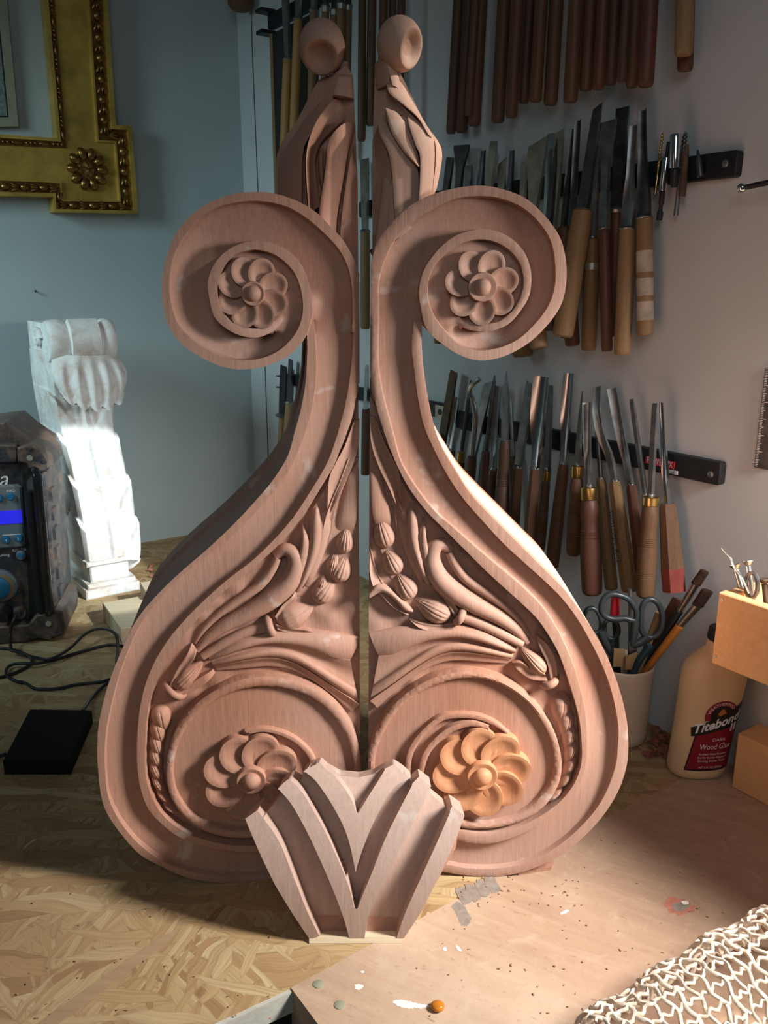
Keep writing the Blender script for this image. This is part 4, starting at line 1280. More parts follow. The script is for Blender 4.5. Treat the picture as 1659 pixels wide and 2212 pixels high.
# ---- top row, left cluster behind the bracket tops
G1b = 'tools of the top row behind the bracket tops'
left_top = [((614, -60), (622, 128), (612, 400), 13, 9, 22, 'handle_yellow', 'yellow wooden handle nearest the room corner in the top row', 18),
            ((648, -150), (644, 40), (630, 400), 14, 9, 20, 'handle_yellow', 'second yellow handle from the corner, behind the darker bracket top', 10),
            ((682, -150), (678, 22), (668, 380), 14, 9, 18, 'handle_olive', 'olive handle in the top row left of the darker bracket tip', 10),
            ((705, -170), (703, 14), (697, 360), 12, 8, 17, 'handle_olive', 'olive handle seen over the darker bracket tip', 8),
            ((726, -190), (722, 22), (716, 350), 12, 8, 18, 'handle_olive', 'pale-ferruled handle between the two bracket tips, left one', 8),
            ((740, -200), (737, 8), (732, 340), 12, 8, 18, 'handle_olive', 'pale-ferruled handle between the two bracket tips, middle one', 8),
            ((756, -205), (752, 12), (746, 335), 12, 8, 18, 'handle_olive', 'pale-ferruled handle between the two bracket tips, right one', 8),
            ((786, -230), (783, -20), (781, 305), 14, 9, 18, 'handle_dark', 'dark long handle seen in the gap between the bracket tops', 0),
            ((806, -240), (804, -20), (800, 272), 14, 9, 20, 'handle_brown', 'brown long handle ending in the gap left of the paler bracket top', 0),
            ((832, -250), (829, -30), (824, 290), 14, 9, 19, 'handle_red', 'reddish handle left of the paler curled bracket tip', 0),
            ((852, -255), (849, -30), (846, 280), 14, 9, 17, 'handle_brown', 'brown handle directly behind the paler curled bracket tip', 0),
            ((872, -260), (868, -40), (862, 270), 14, 9, 18, 'handle_dark', 'dark handle at the right end of the cluster behind the bracket tops', 0)]
for i, (t, n, e, bw, nw, hw, hm, lb, fe) in enumerate(left_top):
    tool('long_handled_chisel', t, n, e, bw, nw, hw, lb, G1b, 'flat', hm, 'round', None, 'steel_grey' if i < 3 else 'steel_dark', 0.030 + 0.016 * (i % 2), mark=[(0.965, 1.0, 'steel_pale')] if fe == 8 else None)
# tall dark board with a pale edge beside the corner
brd = root('tall_board', TW.w(*TW.uv([(600, 420)])[0], 0.0), 'tall dark board with a pale edge fixed beside the room corner', 'board')
bq = TW.uv([(587, 70), (618, 70), (624, 430), (606, 430)], 0.012)
a_ = TW.uv([(589, 72), (602, 560)], 0.014)
MB().prism(TW, [(a_[0][0], a_[0][1]), (a_[0][0] + .17, a_[0][1]), (a_[0][0] + .17, a_[1][1]), (a_[0][0], a_[1][1])], 0.0, 0.014).done('dark_panel', M['black'], brd, sm=False)
MB().prism(TW, [(a_[0][0] - .012, a_[0][1]), (a_[0][0], a_[0][1]), (a_[0][0], a_[1][1]), (a_[0][0] - .012, a_[1][1])], 0.0, 0.016).done('pale_edge', M['handle_tan'], brd, sm=False)

# ---- middle row
G2 = 'chisels and gouges on the middle strip'
T2 = [
    ('chisel', (973, 340), (962, 430), (948, 742), 15, 10, 24, 'narrow flat chisel in the middle row, leftmost beside the paler bracket top', dict(hm='handle_olive')),
    ('chisel', (998, 313), (988, 440), (990, 735), 34, 14, 24, 'dark fishtail chisel in the middle row, flaring tip left of centre', dict(kind='fish', hm='handle_olive')),
    ('chisel', (1013, 357), (1010, 450), (1015, 730), 14, 8, 20, 'short narrow chisel right of the dark fishtail in the middle row', dict(bm='steel_grey', hm='handle_brown')),
    ('gouge', (1044, 325), (1036, 450), (1045, 735), 14, 10, 24, 'dark rounded gouge left of a long pale chisel in the middle row', dict(kind='gouge', hm='handle_brown')),
    ('chisel', (1067, 305), (1052, 450), (1066, 740), 15, 11, 26, 'long pale chisel tip standing highest above the paler volute', dict(bm='steel_pale', hm='handle_brown', off=.028)),
    ('chisel', (1088, 345), (1082, 450), (1092, 740), 20, 10, 24, 'small pale skew chisel right of the long pale one', dict(kind='skew', skew=.5, bm='steel_pale', hm='handle_olive', off=.018)),
    ('gouge', (1106, 325), (1100, 460), (1130, 770), 14, 10, 46, 'dark gouge with wide olive handle end showing under the paler volute', dict(kind='gouge', hm='handle_olive', off=.022)),
    ('chisel', (1132, 350), (1128, 470), (1164, 753), 11, 8, 40, 'thin chisel left of the wide pale skew, tan handle end below the volute', dict(bm='steel_pale', hm='handle_tan', off=.066)),
    ('chisel', (1162, 305), (1152, 460), (1150, 700), 40, 18, 30, 'wide pale skew chisel, the broadest pale blade of the middle row', dict(kind='skew', skew=.30, bm='steel_pale', hm='handle_brown', off=.040)),
    ('chisel', (1190, 288), (1180, 500), (1180, 715), 14, 9, 26, 'bluish pale chisel right behind the wide skew blade', dict(bm='steel', hm='handle_brown', off=.018)),
    ('chisel', (1208, 283), (1194, 520), (1200, 715), 21, 11, 26, 'pale skew chisel paired with a dark knife in the middle row', dict(kind='skew', skew=.3, bm='steel_pale', hm='handle_brown', off=.038)),
    ('carving_knife', (1203, 300), (1184, 505), (1186, 712), 11, 10, 22, 'dark pointed carving knife lying against the pale skew chisel', dict(kind='point', hm='handle_dark', cat='knife', off=.056)),
    ('gouge', (1239, 278), (1218, 490), (1237, 747), 11, 9, 32, 'thin dark gouge with brown handle, left of the leaning tan handle', dict(kind='gouge', hm='handle_brown', off=.019)),
    ('gouge', (1250, 260), (1236, 500), (1222, 730), 12, 9, 24, 'tall thin dark gouge right beside another in the middle row', dict(kind='gouge', hm='handle_olive', off=.038)),
    ('chisel', (1291, 229), (1260, 452), (1215, 727), 17, 22, 46, 'chisel with a thick tan handle leaning left across its neighbours', dict(kind='skew', skew=.6, bm='steel_dark', hm='handle_tan', off=.046, hoff=.068)),
    ('chisel', (1293, 309), (1281, 514), (1271, 757), 8, 12, 33, 'slim chisel with a taped olive handle, middle row', dict(bm='steel_pale', hm='handle_olive', mark=[(.72, .78, 'steel_pale')], off=.020)),
    ('chisel', (1311, 262), (1305, 493), (1311, 759), 40, 16, 25, 'pale fishtail chisel with wide flared tip and reddish handle', dict(kind='fish', bm='steel_grey', hm='handle_red', off=.042)),
    ('chisel', (1345, 232), (1333, 453), (1323, 727), 26, 24, 27, 'tall dark fishtail chisel behind the pale flared one', dict(kind='fish', bm='steel_dark', hm='handle_red', off=.018)),
    ('gouge', (1370, 271), (1356, 493), (1344, 767), 15, 25, 37, 'gouge with a socketed steel neck and long pale tan handle', dict(kind='gouge', bm='steel_grey', hm='handle_tan', off=.034, hoff=.044)),
    ('gouge', (1389, 237), (1392, 470), (1394, 725), 17, 24, 36, 'gouge with paper and tape wrapped around its tan handle', dict(kind='gouge', bm='steel_dark', hm='handle_tan', off=.028, mark=[(.13, .29, 'paper'), (.34, .49, 'paper'), (.54, .72, 'paper')])),
    ('chisel', (788, 343), (789, 500), (789, 711), 17, 10, 21, 'chisel seen in the gap between the brackets, middle row', dict(bm='steel_grey', hm='handle_olive')),
]
M['paper'] = plain('dirty paper wrap', srgb(176, 166, 150), 0.8, 0, 0.3, 50)
for nm, t, n, e, bw, nw, hw, lb, kw in T2:
    kw = dict(kw); cat = kw.pop('cat', nm.replace('_', ' '))
    tool(nm, t, n, e, bw, nw, hw, lb, G2, cat=cat, **kw)

# bits at the right end of the middle strip
G3 = 'drill bits and drivers at the end of the middle strip'


def bit(name, a, b, prof, mat, label, cat, off=.018, parts=()):
    A, B = TW.hit(*a, off), TW.hit(*b, off)
    k = wk(A)
    rt = root(name, B, label, cat, G3)
    MB().lathe(B, A, [(t, r * k) for t, r in prof], 14).done('shaft', M[mat], rt, angle=35)
    for t0, t1, r, m_ in parts:
        MB().lathe(B + (A - B) * t0, B + (A - B) * t1, [(0, r * k * .92), (.06, r * k), (.94, r * k), (1, r * k * .92)], 18).done('sleeve', M[m_], rt, angle=35)
    return rt, A, B, k


def twist(rt, A, B, k, r, t0, t1, mat, turns=5):
    path = [[], []]
    ax = (A - B); L = np.linalg.norm(ax); d = ax / L; x = np.cross(d, WN); x /= np.linalg.norm(x); y = np.cross(d, x)
    for i in range(60):
        t = t0 + (t1 - t0) * i / 59; q = 2 * math.pi * turns * i / 59
        for j in (0, 1): path[j].append(B + ax * t + (x * math.cos(q + j * math.pi) + y * math.sin(q + j * math.pi)) * r * k)
    for j in (0, 1): MB().tube(path[j], r * k * .55, 6).done('flute', M[mat], rt)


r_ = bit('twist_drill_bit', (1432, 284), (1415, 420), [(0, 3), (.4, 3), (.42, 1.6), (.97, 1.6), (1, .5)], 'brass', 'slim brass-coloured twist drill bit, leftmost of the bits', 'drill bit', .016); twist(*r_, 2.2, .42, .97, 'brass')
bit('bit_holder', (1444, 306), (1424, 476), [(0, 6.5), (.1, 7), (.13, 4), (.2, 4), (.22, 6), (.45, 6), (.5, 5), (1, 3.5)], 'black', 'black bit holder with a bright chrome sleeve on the strip', 'bit holder', .020, [(.38, .80, 9, 'chrome')])
bit('socket_driver', (1460, 290), (1456, 405), [(0, 6), (.1, 9), (.33, 9), (.35, 7), (1, 7)], 'black', 'wide chrome socket driver with a black lower end', 'socket driver', .033, [(.36, 1.0, 12, 'chrome')])
r_ = bit('twist_drill_bit', (1481, 283), (1460, 466), [(0, 5.5), (.46, 5.5), (.48, 3), (.97, 3), (1, .8)], 'steel_grey', 'large grey twist drill bit behind the chrome socket driver', 'drill bit', .017); twist(*r_, 4, .48, .97, 'steel_dark')
bit('countersink_bit', (1484, 312), (1473, 424), [(0, 8), (.3, 8), (.4, 7.5), (.85, 6), (1, 4)], 'rust', 'purplish brown stub bit right of the large twist drill', 'bit', .024)
bit('screwdriver_bit', (1507, 324), (1513, 381), [(0, 8), (.5, 7.5), (.8, 4), (1, 2)], 'steel_dark', 'small dark screwdriver bit alone near the bare strip end', 'screwdriver bit', .019)

# ---- lower row
G4 = 'carving tools on the lower strip'
T3 = [
    ('file', (981, 802), (958, 938), (945, 1010), 15, 15, 20, 'flat rusty old file at the left of the lower row', dict(bm='rust', hm='handle_dark', cat='file')),
    ('gouge', (988, 859), (974, 973), (966, 1100), 12, 9, 20, 'short bright gouge beside the rusty file in the lower row', dict(kind='gouge', bm='steel', hm='handle_brown', off=.026)),
    ('carving_tool', (1018, 821), (997, 974), (980, 1130), 6, 6, 21, 'thin dark rod tool with a brass ferrule, lower row left', dict(kind='rod', ferrule=24, hm='handle_dark', off=.024)),
    ('spoon_gouge', (1046, 818), (1020, 985), (1008, 1140), 13, 8, 22, 'bent spoon gouge with a hooked dark tip', dict(kind='spoon', bm='steel', hm='handle_brown', off=.042)),
    ('skew_chisel', (1057, 825), (1018, 999), (1000, 1160), 16, 13, 23, 'grey flat skew chisel with brass ferrule behind the spoon gouge', dict(kind='skew', skew=.6, bm='steel_grey', ferrule=26, hm='handle_brown', off=.020)),
    ('carving_tool', (1069, 811), (1050, 974), (1038, 1160), 6, 6, 19, 'thin dark rod tool with reddish handle, right of the grey skew', dict(kind='rod', hm='handle_red', off=.048)),
    ('gouge', (1077, 835), (1066, 1014), (1052, 1180), 16, 10, 19, 'bright straight gouge with slim handle and dark collar, lower row', dict(kind='gouge', bm='steel', hm='handle_brown', off=.022, style='turned2')),
    ('carving_knife', (1094, 801), (1091, 951), (1080, 1190), 12, 11, 30, 'tapered pointed knife with a wide dark turned handle', dict(kind='point', bm='steel_grey', hm='handle_dark', style='turned2', cat='knife', off=.060)),
    ('carving_tool', (1103, 863), (1109, 985), (1115, 1180), 5, 6, 18, 'very thin steel tool leaning right beside the turned dark handle', dict(kind='rod', bm='steel_grey', hm='handle_dark', off=.018)),
    ('skew_chisel', (1147, 828), (1119, 1010), (1100, 1250), 20, 13, 29, 'wide flat grey skew chisel with a faceted walnut handle', dict(kind='skew', skew=-.15, bm='steel_grey', hm='handle_brown', style='oct', off=.036)),
    ('gouge', (1174, 815), (1156, 1012), (1136, 1260), 32, 14, 29, 'widest polished gouge of the lower row with a dark faceted handle', dict(kind='gouge', bm='steel', hm='handle_brown', style='oct', off=.056)),
    ('chisel', (1190, 832), (1182, 1014), (1166, 1190), 9, 10, 22, 'narrow chisel with brass ferrule and turned handle beside the widest gouge', dict(bm='steel_grey', ferrule=22, hm='handle_brown', style='turned', off=.024)),
    ('gouge', (1232, 807), (1218, 1002), (1192, 1225), 21, 13, 30, 'bright long-fluted gouge with dark faceted handle, lower row centre', dict(kind='gouge', bm='steel', hm='handle_brown', style='oct', off=.028)),
    ('carving_tool', (1258, 844), (1248, 1003), (1239, 1199), 8, 8, 33, 'slim pointed tool with brass ferrule and ring-turned light handle', dict(kind='point', bm='steel_grey', ferrule=28, hm='handle_brown', style='turned', off=.032)),
    ('v_gouge', (1271, 870), (1272, 1050), (1279, 1284), 15, 11, 46, 'V-gouge with brass ferrule and thick red-brown turned handle hanging lowest', dict(kind='vtool', bm='steel_grey', ferrule=28, hm='handle_red', style='turned2', off=.054)),
    ('carving_tool', (1283, 837), (1298, 1034), (1321, 1274), 8, 7, 29, 'dark slim tool with olive faceted handle right of the red turned one', dict(kind='rod', hm='handle_olive', style='oct', off=.019)),
    ('bent_gouge', (1293, 834), (1328, 1040), (1360, 1278), 16, 11, 35, 'bent gouge with stamped olive faceted handle', dict(kind='gouge', bend=.012, bm='steel_grey', hm='handle_olive', style='oct', off=.034)),
    ('gouge', (1324, 838), (1363, 1048), (1390, 1255), 19, 9, 29, 'dark-sided gouge with reddish handle between stamped and ring-turned ones', dict(kind='gouge', bm='steel_grey', hm='handle_red', style='oct', off=.018)),
    ('carving_tool', (1364, 862), (1394, 1068), (1400, 1240), 8, 6, 18, 'thin worn chisel with a pale handle mostly hidden behind its neighbour', dict(bm='steel_grey', hm='handle_tan', off=.031)),
    ('chisel', (1415, 871), (1406, 1070), (1393, 1289), 10, 9, 42, 'flat chisel with brass ferrule and ring-grooved brown handle near strip end', dict(bm='steel_grey', ferrule=20, hm='handle_brown', style='turned', off=.050)),
    ('gouge', (1427, 870), (1442, 1088), (1456, 1276), 14, 8, 46, 'polished gouge at the right end with faceted handle dipped red', dict(kind='gouge', bm='steel', hm='handle_brown', style='oct', mark=[(-.004, .26, 'dip')], off=.030)),
    ('chisel', (793, 788), (791, 884), (789, 1026), 6, 7, 19, 'thin chisel with dark handle in the gap between the brackets, lower row', dict(bm='steel', hm='handle_dark', off=.022)),
    ('toothed_rasp', (613, 790), (610, 897), (606, 1000), 13, 12, 16, 'dark toothed rasp left of the darker bracket neck', dict(bm='black', hm='handle_tan', cat='rasp')),
    ('chisel', (628, 776), (624, 870), (616, 1000), 7, 7, 16, 'dark thin chisel beside the toothed rasp, behind the bracket neck', dict(bm='steel_dark', hm='handle_tan')),
]
M['dip'] = plain('red handle dip', srgb(120, 52, 44), 0.5, 0, 0.2)
made = {}
for nm, t, n, e, bw, nw, hw, lb, kw in T3:
    kw = dict(kw); cat = kw.pop('cat', nm.replace('_', ' '))
    made[lb] = tool(nm, t, n, e, bw, nw, hw, lb, G4, cat=cat, **kw)
# pegs of the rasp
for lb, o in made.items():
    if 'rasp left' in lb:
        for y in (813, 837):
            a, b = TW.hit(610, y, .022), TW.hit(597, y - 1, .022)
            MB().lathe(a, b, [(0, .003), (1, .0018)], 8).done('peg', M['black'], o)
    if 'stamped olive' in lb:
        Hh = TW.hit(1331, 1105, .034); 
        pl_ = Plane(TW.hit(1344, 1160, .038), TW.U, Z, WN)
        uv = pl_.uv([(1336, 1112), (1350, 1200)])
        an = math.atan2(*(uv[1] - uv[0])[::-1])
        k = wk(pl_.O)
        flat_text('lettering', 'SWISS MADE  8L/12', 0.011, pl_, uv.mean(0), an, 0.0145, M['black'], o, width=np.linalg.norm(uv[1] - uv[0]) * 1.25)

# nail-like rod, steel rule, small brown knob on the walls
A = TW.hit(1603, 406, .03); B = TW.hit(1680, 390, .03)
rt = root('steel_hook', TW.hit(1640, 400, 0), 'black rod hook with a shiny end at the right edge of the wall', 'hook')
MB().tube([A, (A + B) / 2, B, B - WN * .029], [.0032, .0032, .0032, .0032], 10).done('rod', M['black'], rt)
MB().ball(A, .0058, .0058, .0058).done('end_ball', M['chrome'], rt)
rul = root('steel_rule', TW.hit(1650, 920, 0), 'grey steel rule with tick marks hanging at the right edge of the wall', 'ruler')
ru = TW.uv([(1653, 795), (1629, 1009), (1662, 1016), (1690, 800)], 0.004)
MB().prism(TW, ru, 0.001, 0.004).done('blade', M['steel_dark'], rul, sm=False)
mb = MB()
for i in range(60):
    t = i / 60
    p = ru[0] + (ru[1] - ru[0]) * t; d = (ru[2] - ru[1]); d = d / np.linalg.norm(d)
    l = .0085 if i % 10 == 0 else (.006 if i % 5 == 0 else .004)
    q = (ru[1] - ru[0]); q = q / np.linalg.norm(q) * .0004
    mb.prism(TW, [p + d * .001 - q, p + d * l - q, p + d * l + q, p + d * .001 + q], .0038, .0043)
mb.done('tick_marks', M['white'], rul, sm=False)
kb = root('mallet', LW.hit(520, -10, .10), 'brown rounded mallet head hanging at the top of the corner', 'mallet')
kp = LW.hit(520, -6, .100); kk = wk(kp)
MB().lathe(kp - Z * 29 * kk, kp + Z * 70 * kk, [(0, 3 * kk), (.02, 14 * kk), (.06, 22 * kk), (.15, 28 * kk), (.5, 30 * kk), (.9, 26 * kk), (1, 20 * kk)], 24).done('head', M['handle_brown'], kb)
MB().tube([kp + Z * 68 * kk, kp + Z * 120 * kk, kp + Z * 125 * kk - LN * .099], .004, 8).done('hook', M['steel_dark'], kb)


# ------------------------------------------------------------------ left side: gold frame, small frame
M['gold'] = plain('worn gold leaf', srgb(196, 164, 80), 0.40, 0.5, 0.35, 14)
M['gold_dark'] = plain('dark antique gold', srgb(138, 104, 56), 0.32, 0.85, 0.4, 60)
GP = Plane(LW.O, LW.U, Z, LN)
HG = 0.030
outer = [(213, -260), (229, 0), (247, 272), (281, 274), (295, 462), (114, 458), (113, 426), (0, 424), (-260, 420)]
f_out = [(172, -260), (189, 0), (209, 306), (247, 308), (257, 435), (132, 433), (131, 394), (0, 388), (-260, 380)]
f_in = [(96, -260), (117, 0), (143, 320), (0, 314), (-260, 306)]
inner = [(72, -260), (94, 0), (122, 300), (0, 291), (-260, 280)]
guv = lambda q: GP.uv(q, HG)
gc = GP.hit(190, 366, 0)
gf = root('gilded_picture_frame', gc, 'ornate gilded picture frame corner with a square ear and rosette on the left wall', 'picture frame')
MB().prism(GP, np.vstack([guv(f_out), guv(f_in)[::-1]]), 0.002, HG).done('flat_field', M['gold'], gf, sm=False)


def band(name, A, B, h0, h1, mat):
    MB().prism(GP, np.vstack([A, B[::-1]]), h0, h1).done(name, mat, gf, sm=False)


def mix(A, B, t): return guv(A) * (1 - t) + guv(B) * t


band('outer_moulding', mix(outer, f_out, .24), guv(f_out), 0.001, HG + .002, M['gold_dark'])
band('outer_lip', guv(outer), mix(outer, f_out, .24), 0.001, HG + .012, M['gold'])
band('field_lip', mix(outer, f_out, .93), mix(outer, f_out, 1.03), HG - .003, HG + .006, M['gold'])
band('inner_moulding', mix(inner, f_in, .35), guv(f_in), 0.001, HG + .003, M['gold_dark'])
band('inner_lip', guv(inner), mix(inner, f_in, .35), 0.001, HG + .009, M['gold'])
mid = mix(outer, f_out, .58)
mb = MB(); mb2 = MB()
for i in range(len(mid) - 1):
    a, b = mid[i], mid[i + 1]; L = np.linalg.norm(b - a); d = (b - a) / L
    n_ = max(1, int(L / 0.019))
    for j in range(n_):
        p = a + d * L * (j + .5) / n_
        c3 = GP.w(p[0], p[1], HG + .003)
        du = GP.U * d[0] + GP.V * d[1]; dn = -GP.U * d[1] + GP.V * d[0]
        if j % 2: MB().ball(c3, .0105, .0085, .008, du, dn, GP.N, 14, 8).done('egg_ornament', M['gold_dark'], gf)
        else:
            mb2 = MB()
            for s_ in (-1, 1): mb2.ball(c3 + dn * s_ * .0045, .012, .0045, .006, (du + dn * .35 * s_) / 1.06, dn, GP.N, 10, 6)
            mb2.ball(c3, .010, .003, .008, du, dn, GP.N, 10, 6)
            mb2.done('leaf_ornament', M['gold_dark'], gf)
midi = mix(inner, f_in, .66)
mb = MB()
for i in range(len(midi) - 1):
    a, b = midi[i], midi[i + 1]; L = np.linalg.norm(b - a); d = (b - a) / L
    du = GP.U * d[0] + GP.V * d[1]; dn = -GP.U * d[1] + GP.V * d[0]
    s_ = 0.0; k_ = 0
    while s_ < L - .004:
        if k_ % 4 == 3: mb.ball(GP.w(*(a + d * (s_ + .013)), HG + .003), .013, .0042, .005, du, dn, GP.N, 10, 6); s_ += .029
        else: mb.ball(GP.w(*(a + d * (s_ + .003)), HG + .003), .0042, .0042, .006, du, dn, GP.N, 10, 6); s_ += .0085
        k_ += 1
mb.done('bead_ornament', M['gold_dark'], gf)
ro = GP.uv([(188, 366)], HG)[0]; rk = pxs(GP, (188, 366))
ros = MB().lathe(GP.w(ro[0], ro[1], HG - .001), GP.w(ro[0], ro[1], HG + .008), [(0, 30 * rk), (.5, 30 * rk), (1, 22 * rk)], 24).done('corner_rosette', M['gold_dark'], gf)
for i in range(10):
    q = 2 * math.pi * i / 10
    e = np.array([math.cos(q), math.sin(q)])
    du = GP.U * e[0] + GP.V * e[1]; dn = -GP.U * e[1] + GP.V * e[0]
    p = ro + e * 31 * rk
    m_ = MB().ball(GP.w(p[0], p[1], HG + .005), 14 * rk, 10 * rk, .010, du, dn, GP.N, 12, 8)
    m_.done('rosette_lobe', M['gold_dark'], ros)
MB().ball(GP.w(ro[0], ro[1], HG + .006), 17 * rk, 17 * rk, .010, GP.U, GP.V, GP.N, 16, 10, fn=lambda d: 1 + .12 * math.cos(6 * math.atan2(d[1], d[0]))).done('rosette_centre', M['gold_dark'], ros)

sf = root('small_picture_frame', GP.hit(10, 200, 0), 'small pale frame with a black inner line inside the gilded frame opening', 'picture frame')
M['pale_frame'] = plain('pale grey green frame', srgb(150, 150, 128), 0.5, 0, 0.1, 30)
M['picture'] = plain('grey green speckled picture', srgb(120, 134, 128), 0.4, 0, 0.45, 120)
so = GP.uv([(-8, -260), (15, 0), (40, 273), (-200, 278), (-200, -260)], .016)
si = GP.uv([(-28, -260), (-5, 0), (20, 253), (-200, 257), (-200, -260)], .016)
sl = GP.uv([(-31, -260), (-8, 0), (17, 249), (-200, 253), (-200, -260)], .016)
MB().prism(GP, np.vstack([so[:4], si[:4][::-1]]), .001, .016).done('frame', M['pale_frame'], sf, sm=False)
MB().prism(GP, np.vstack([si[:4], sl[:4][::-1]]), .001, .012).done('inner_line', M['black'], sf, sm=False)
MB().prism(GP, sl, .001, .009).done('picture', M['picture'], sf, sm=False)
nl = root('nail', GP.hit(77, 629, 0), 'tiny dark nail in the left wall above the white corbel', 'nail')
MB().lathe(GP.hit(77, 629, -.002), GP.hit(77, 629, .012), [(0, .0016), (.8, .0016), (.82, .0028), (1, .0026)], 8).done('shank', M['black'], nl)
# dark crack line, drawn as a thin tube, beside the room corner
cr = MB().tube(smooth([TW.hit(x, y, .0004) for x, y in ((541, -60), (545, 100), (551, 250), (557, 400), (566, 620), (573, 800), (580, 1000), (586, 1180))], .02), .0014, 6)
cr.done('wall_crack_1', M['rust'], None)['kind'] = 'structure'

# ------------------------------------------------------------------ white plaster corbel
M['plaster'] = plain('white plaster with brown dust', (0.84, 0.85, 0.84), 0.75, 0, 0.05, 40, 0.25, 0.0003, srgb(176, 132, 92), 0.16)
CD = 0.30
CB = Plane(LW.O + LN * CD, LW.U, Z, LN)
cu = CB.uv([(187, 1322)])[0][0]
cz = lambda px, py: CB.uv([(px, py)])[0]
crt = root('plaster_corbel', CB.w(cu + .05, 0, -.08), 'white carved plaster corbel with acanthus leaves standing against the left wall', 'corbel')
Lpx = [(112, 765), (118, 830), (129, 900), (141, 960), (153, 1020), (163, 1080), (172, 1140), (178, 1195), (184, 1238)]
Rpx = [(254, 765), (258, 830), (262, 900), (270, 960), (282, 1020), (292, 1080), (300, 1140), (303, 1195), (292, 1234)]
na, nb = 260, 81
A, B = resample(CB.uv(Lpx), na), resample(CB.uv(Rpx), na)
R = []
for i in range(na):
    t = i / (na - 1)
    prof = -.030 - .020 * math.sin(math.pi * min(1, t / .55)) + .055 * (t ** 2.2)
    if t > .93: prof -= .10 * (t - .93) / .07 * .5
    ring = [CB.w(A[i][0], A[i][1], -.19)]
    for j in range(nb):
        s = j / (nb - 1); q = abs(s - .5) * 2
        a = t * 5.2 + q * 1.15
        saw = a - math.floor(a)
        rel = .016 * (q ** 1.3) * (1 - saw) ** .8 * min(1, saw / .14) * (1 if t > .18 else t / .18)
        rel += .007 * math.exp(-(q / .10) ** 2) + .0022 * math.cos(q * 16 - t * 14) * (1 - q)
        rel -= .012 * max(0, q - .88) / .12
        wob = .0035 * (saw - .5) * (1 if s > .5 else -1) * max(0, q - .8) / .2
        p = A[i] * (1 - s) + B[i] * s
        ring.append(CB.w(p[0] - wob, p[1], prof + rel))
    ring.append(CB.w(B[i][0], B[i][1], -.19))
    R.append(ring)
MB().rings(R).done('acanthus_body', M['plaster'], crt, angle=50)
# scroll spirals on the side
for cpx, rr_ in (((100, 735), .024), ((150, 1110), .034)):
    u_, v_ = CB.uv([cpx])[0]
    uL = np.interp(v_, A[::-1, 1], A[::-1, 0])
    pts = [CB.w(uL - .003, v_ + .75 * rr_ * (1 - q / 14) * math.sin(q), -.09 + rr_ * (1 - q / 14) * math.cos(q)) for q in np.linspace(0, 11, 60)]
    MB().tube(pts, .0055, 8).done('side_scroll', M['plaster'], crt)
# top roll
ta, tb = cz(110, 735), cz(256, 735)
mbz = MB(); prof = []
for t in np.linspace(0, 1, 60):
    r = .041
    if t < .30: r = .0385 + .005 * math.sin(math.pi * t / .30) ** .6
    elif t < .40: r = .0385 - .001
    elif t < .72: r = .0395 + .0045 * math.sin(math.pi * (t - .40) / .32) ** .4
    elif t < .80: r = .0375
    else: r = .0385 + .005 * math.sin(math.pi * (t - .80) / .20) ** .6
    prof.append((t, r))
mbz.lathe(CB.w(ta[0], ta[1] - .006, -.045), CB.w(tb[0], ta[1] - .006, -.045), prof, 40)
mbz.done('top_roll', M['plaster'], crt, angle=50)
mbz = MB().prism(CB, [(ta[0] + .003, ta[1] - .06), (tb[0] - .003, ta[1] - .06), (tb[0] - .003, ta[1] + .030), (ta[0] + .003, ta[1] + .030)], -.20, -.05)
mbz.done('back_block', M['plaster'], crt)
pa, pb = cz(150, 702), cz(212, 702)
pr = []
for i in range(13):
    q = -.55 + 1.75 * i / 12
    pr.append((math.cos(q), math.sin(q)))
R = []
for c_, s_ in pr:
    cy = CB.w(0, 0, 0)
    r0, r1 = .040, .0475
    row = []
    for u_, r in ((pa[0], r0), (pa[0] + .003, r1), (pb[0] + .004, r1), (pb[0] + .007, r0)):
        row.append(CB.w(u_, ta[1] - .006 + s_ * r, -.045 + c_ * r))
    R.append(row)
MB().rings(R).done('raised_tongue', M['plaster'], crt, angle=40)
# palmette leaf hanging from the roll
na, nb = 40, 61
R = []
for i in range(na):
    t = i / (na - 1)
    ring = []; under = []
    for j in range(nb):
        a = -1 + 2 * j / (nb - 1)
        x0 = 185 + a * 66
        wd = 66 + 14 * math.sin(math.pi * min(1, t * 1.1)) ** .8 + 2 * t
        sc = abs(math.cos(a * math.pi * 2.5))
        ylen = 112 * (1 - .22 * abs(a) ** 2.6) + 10 * sc - 6
        xx = 192 + a * wd + 6 * t
        yy = 768 + t * ylen
        u_, v_ = cz(xx, yy)
        h = .000 + .026 * math.sin(min(1, t * 1.05) * math.pi * .62) + .0045 * math.cos(a * math.pi * 5) * min(1, t * 3) - .022 * abs(a) ** 3
        if t > .86: h += .010 * (t - .86) / .14
        ring.append(CB.w(u_, v_, h)); under.append(CB.w(u_, v_, h - .008))
    R.append(ring + under[::-1])
MB().rings(R).done('palmette_leaf', M['plaster'], crt, angle=50)
# plinth
z0 = cz(187, 1322)[1]
W_ = .100
for (z_a, z_b, g, dn_) in ((0.0, .020, .006, 'lower_plinth'), (.020, .030, .000, 'plinth_fillet'), (.030, .066, -.010, 'plinth_block'), (.066, .076, -.003, 'plinth_top')):
    MB().prism(CB, [(cu - g, z_a), (cu + W_ + g, z_a), (cu + W_ + g, z_b), (cu - g, z_b)], -.205 - g, .030 + g, inset=.003).done(dn_, M['plaster'], crt, angle=30)

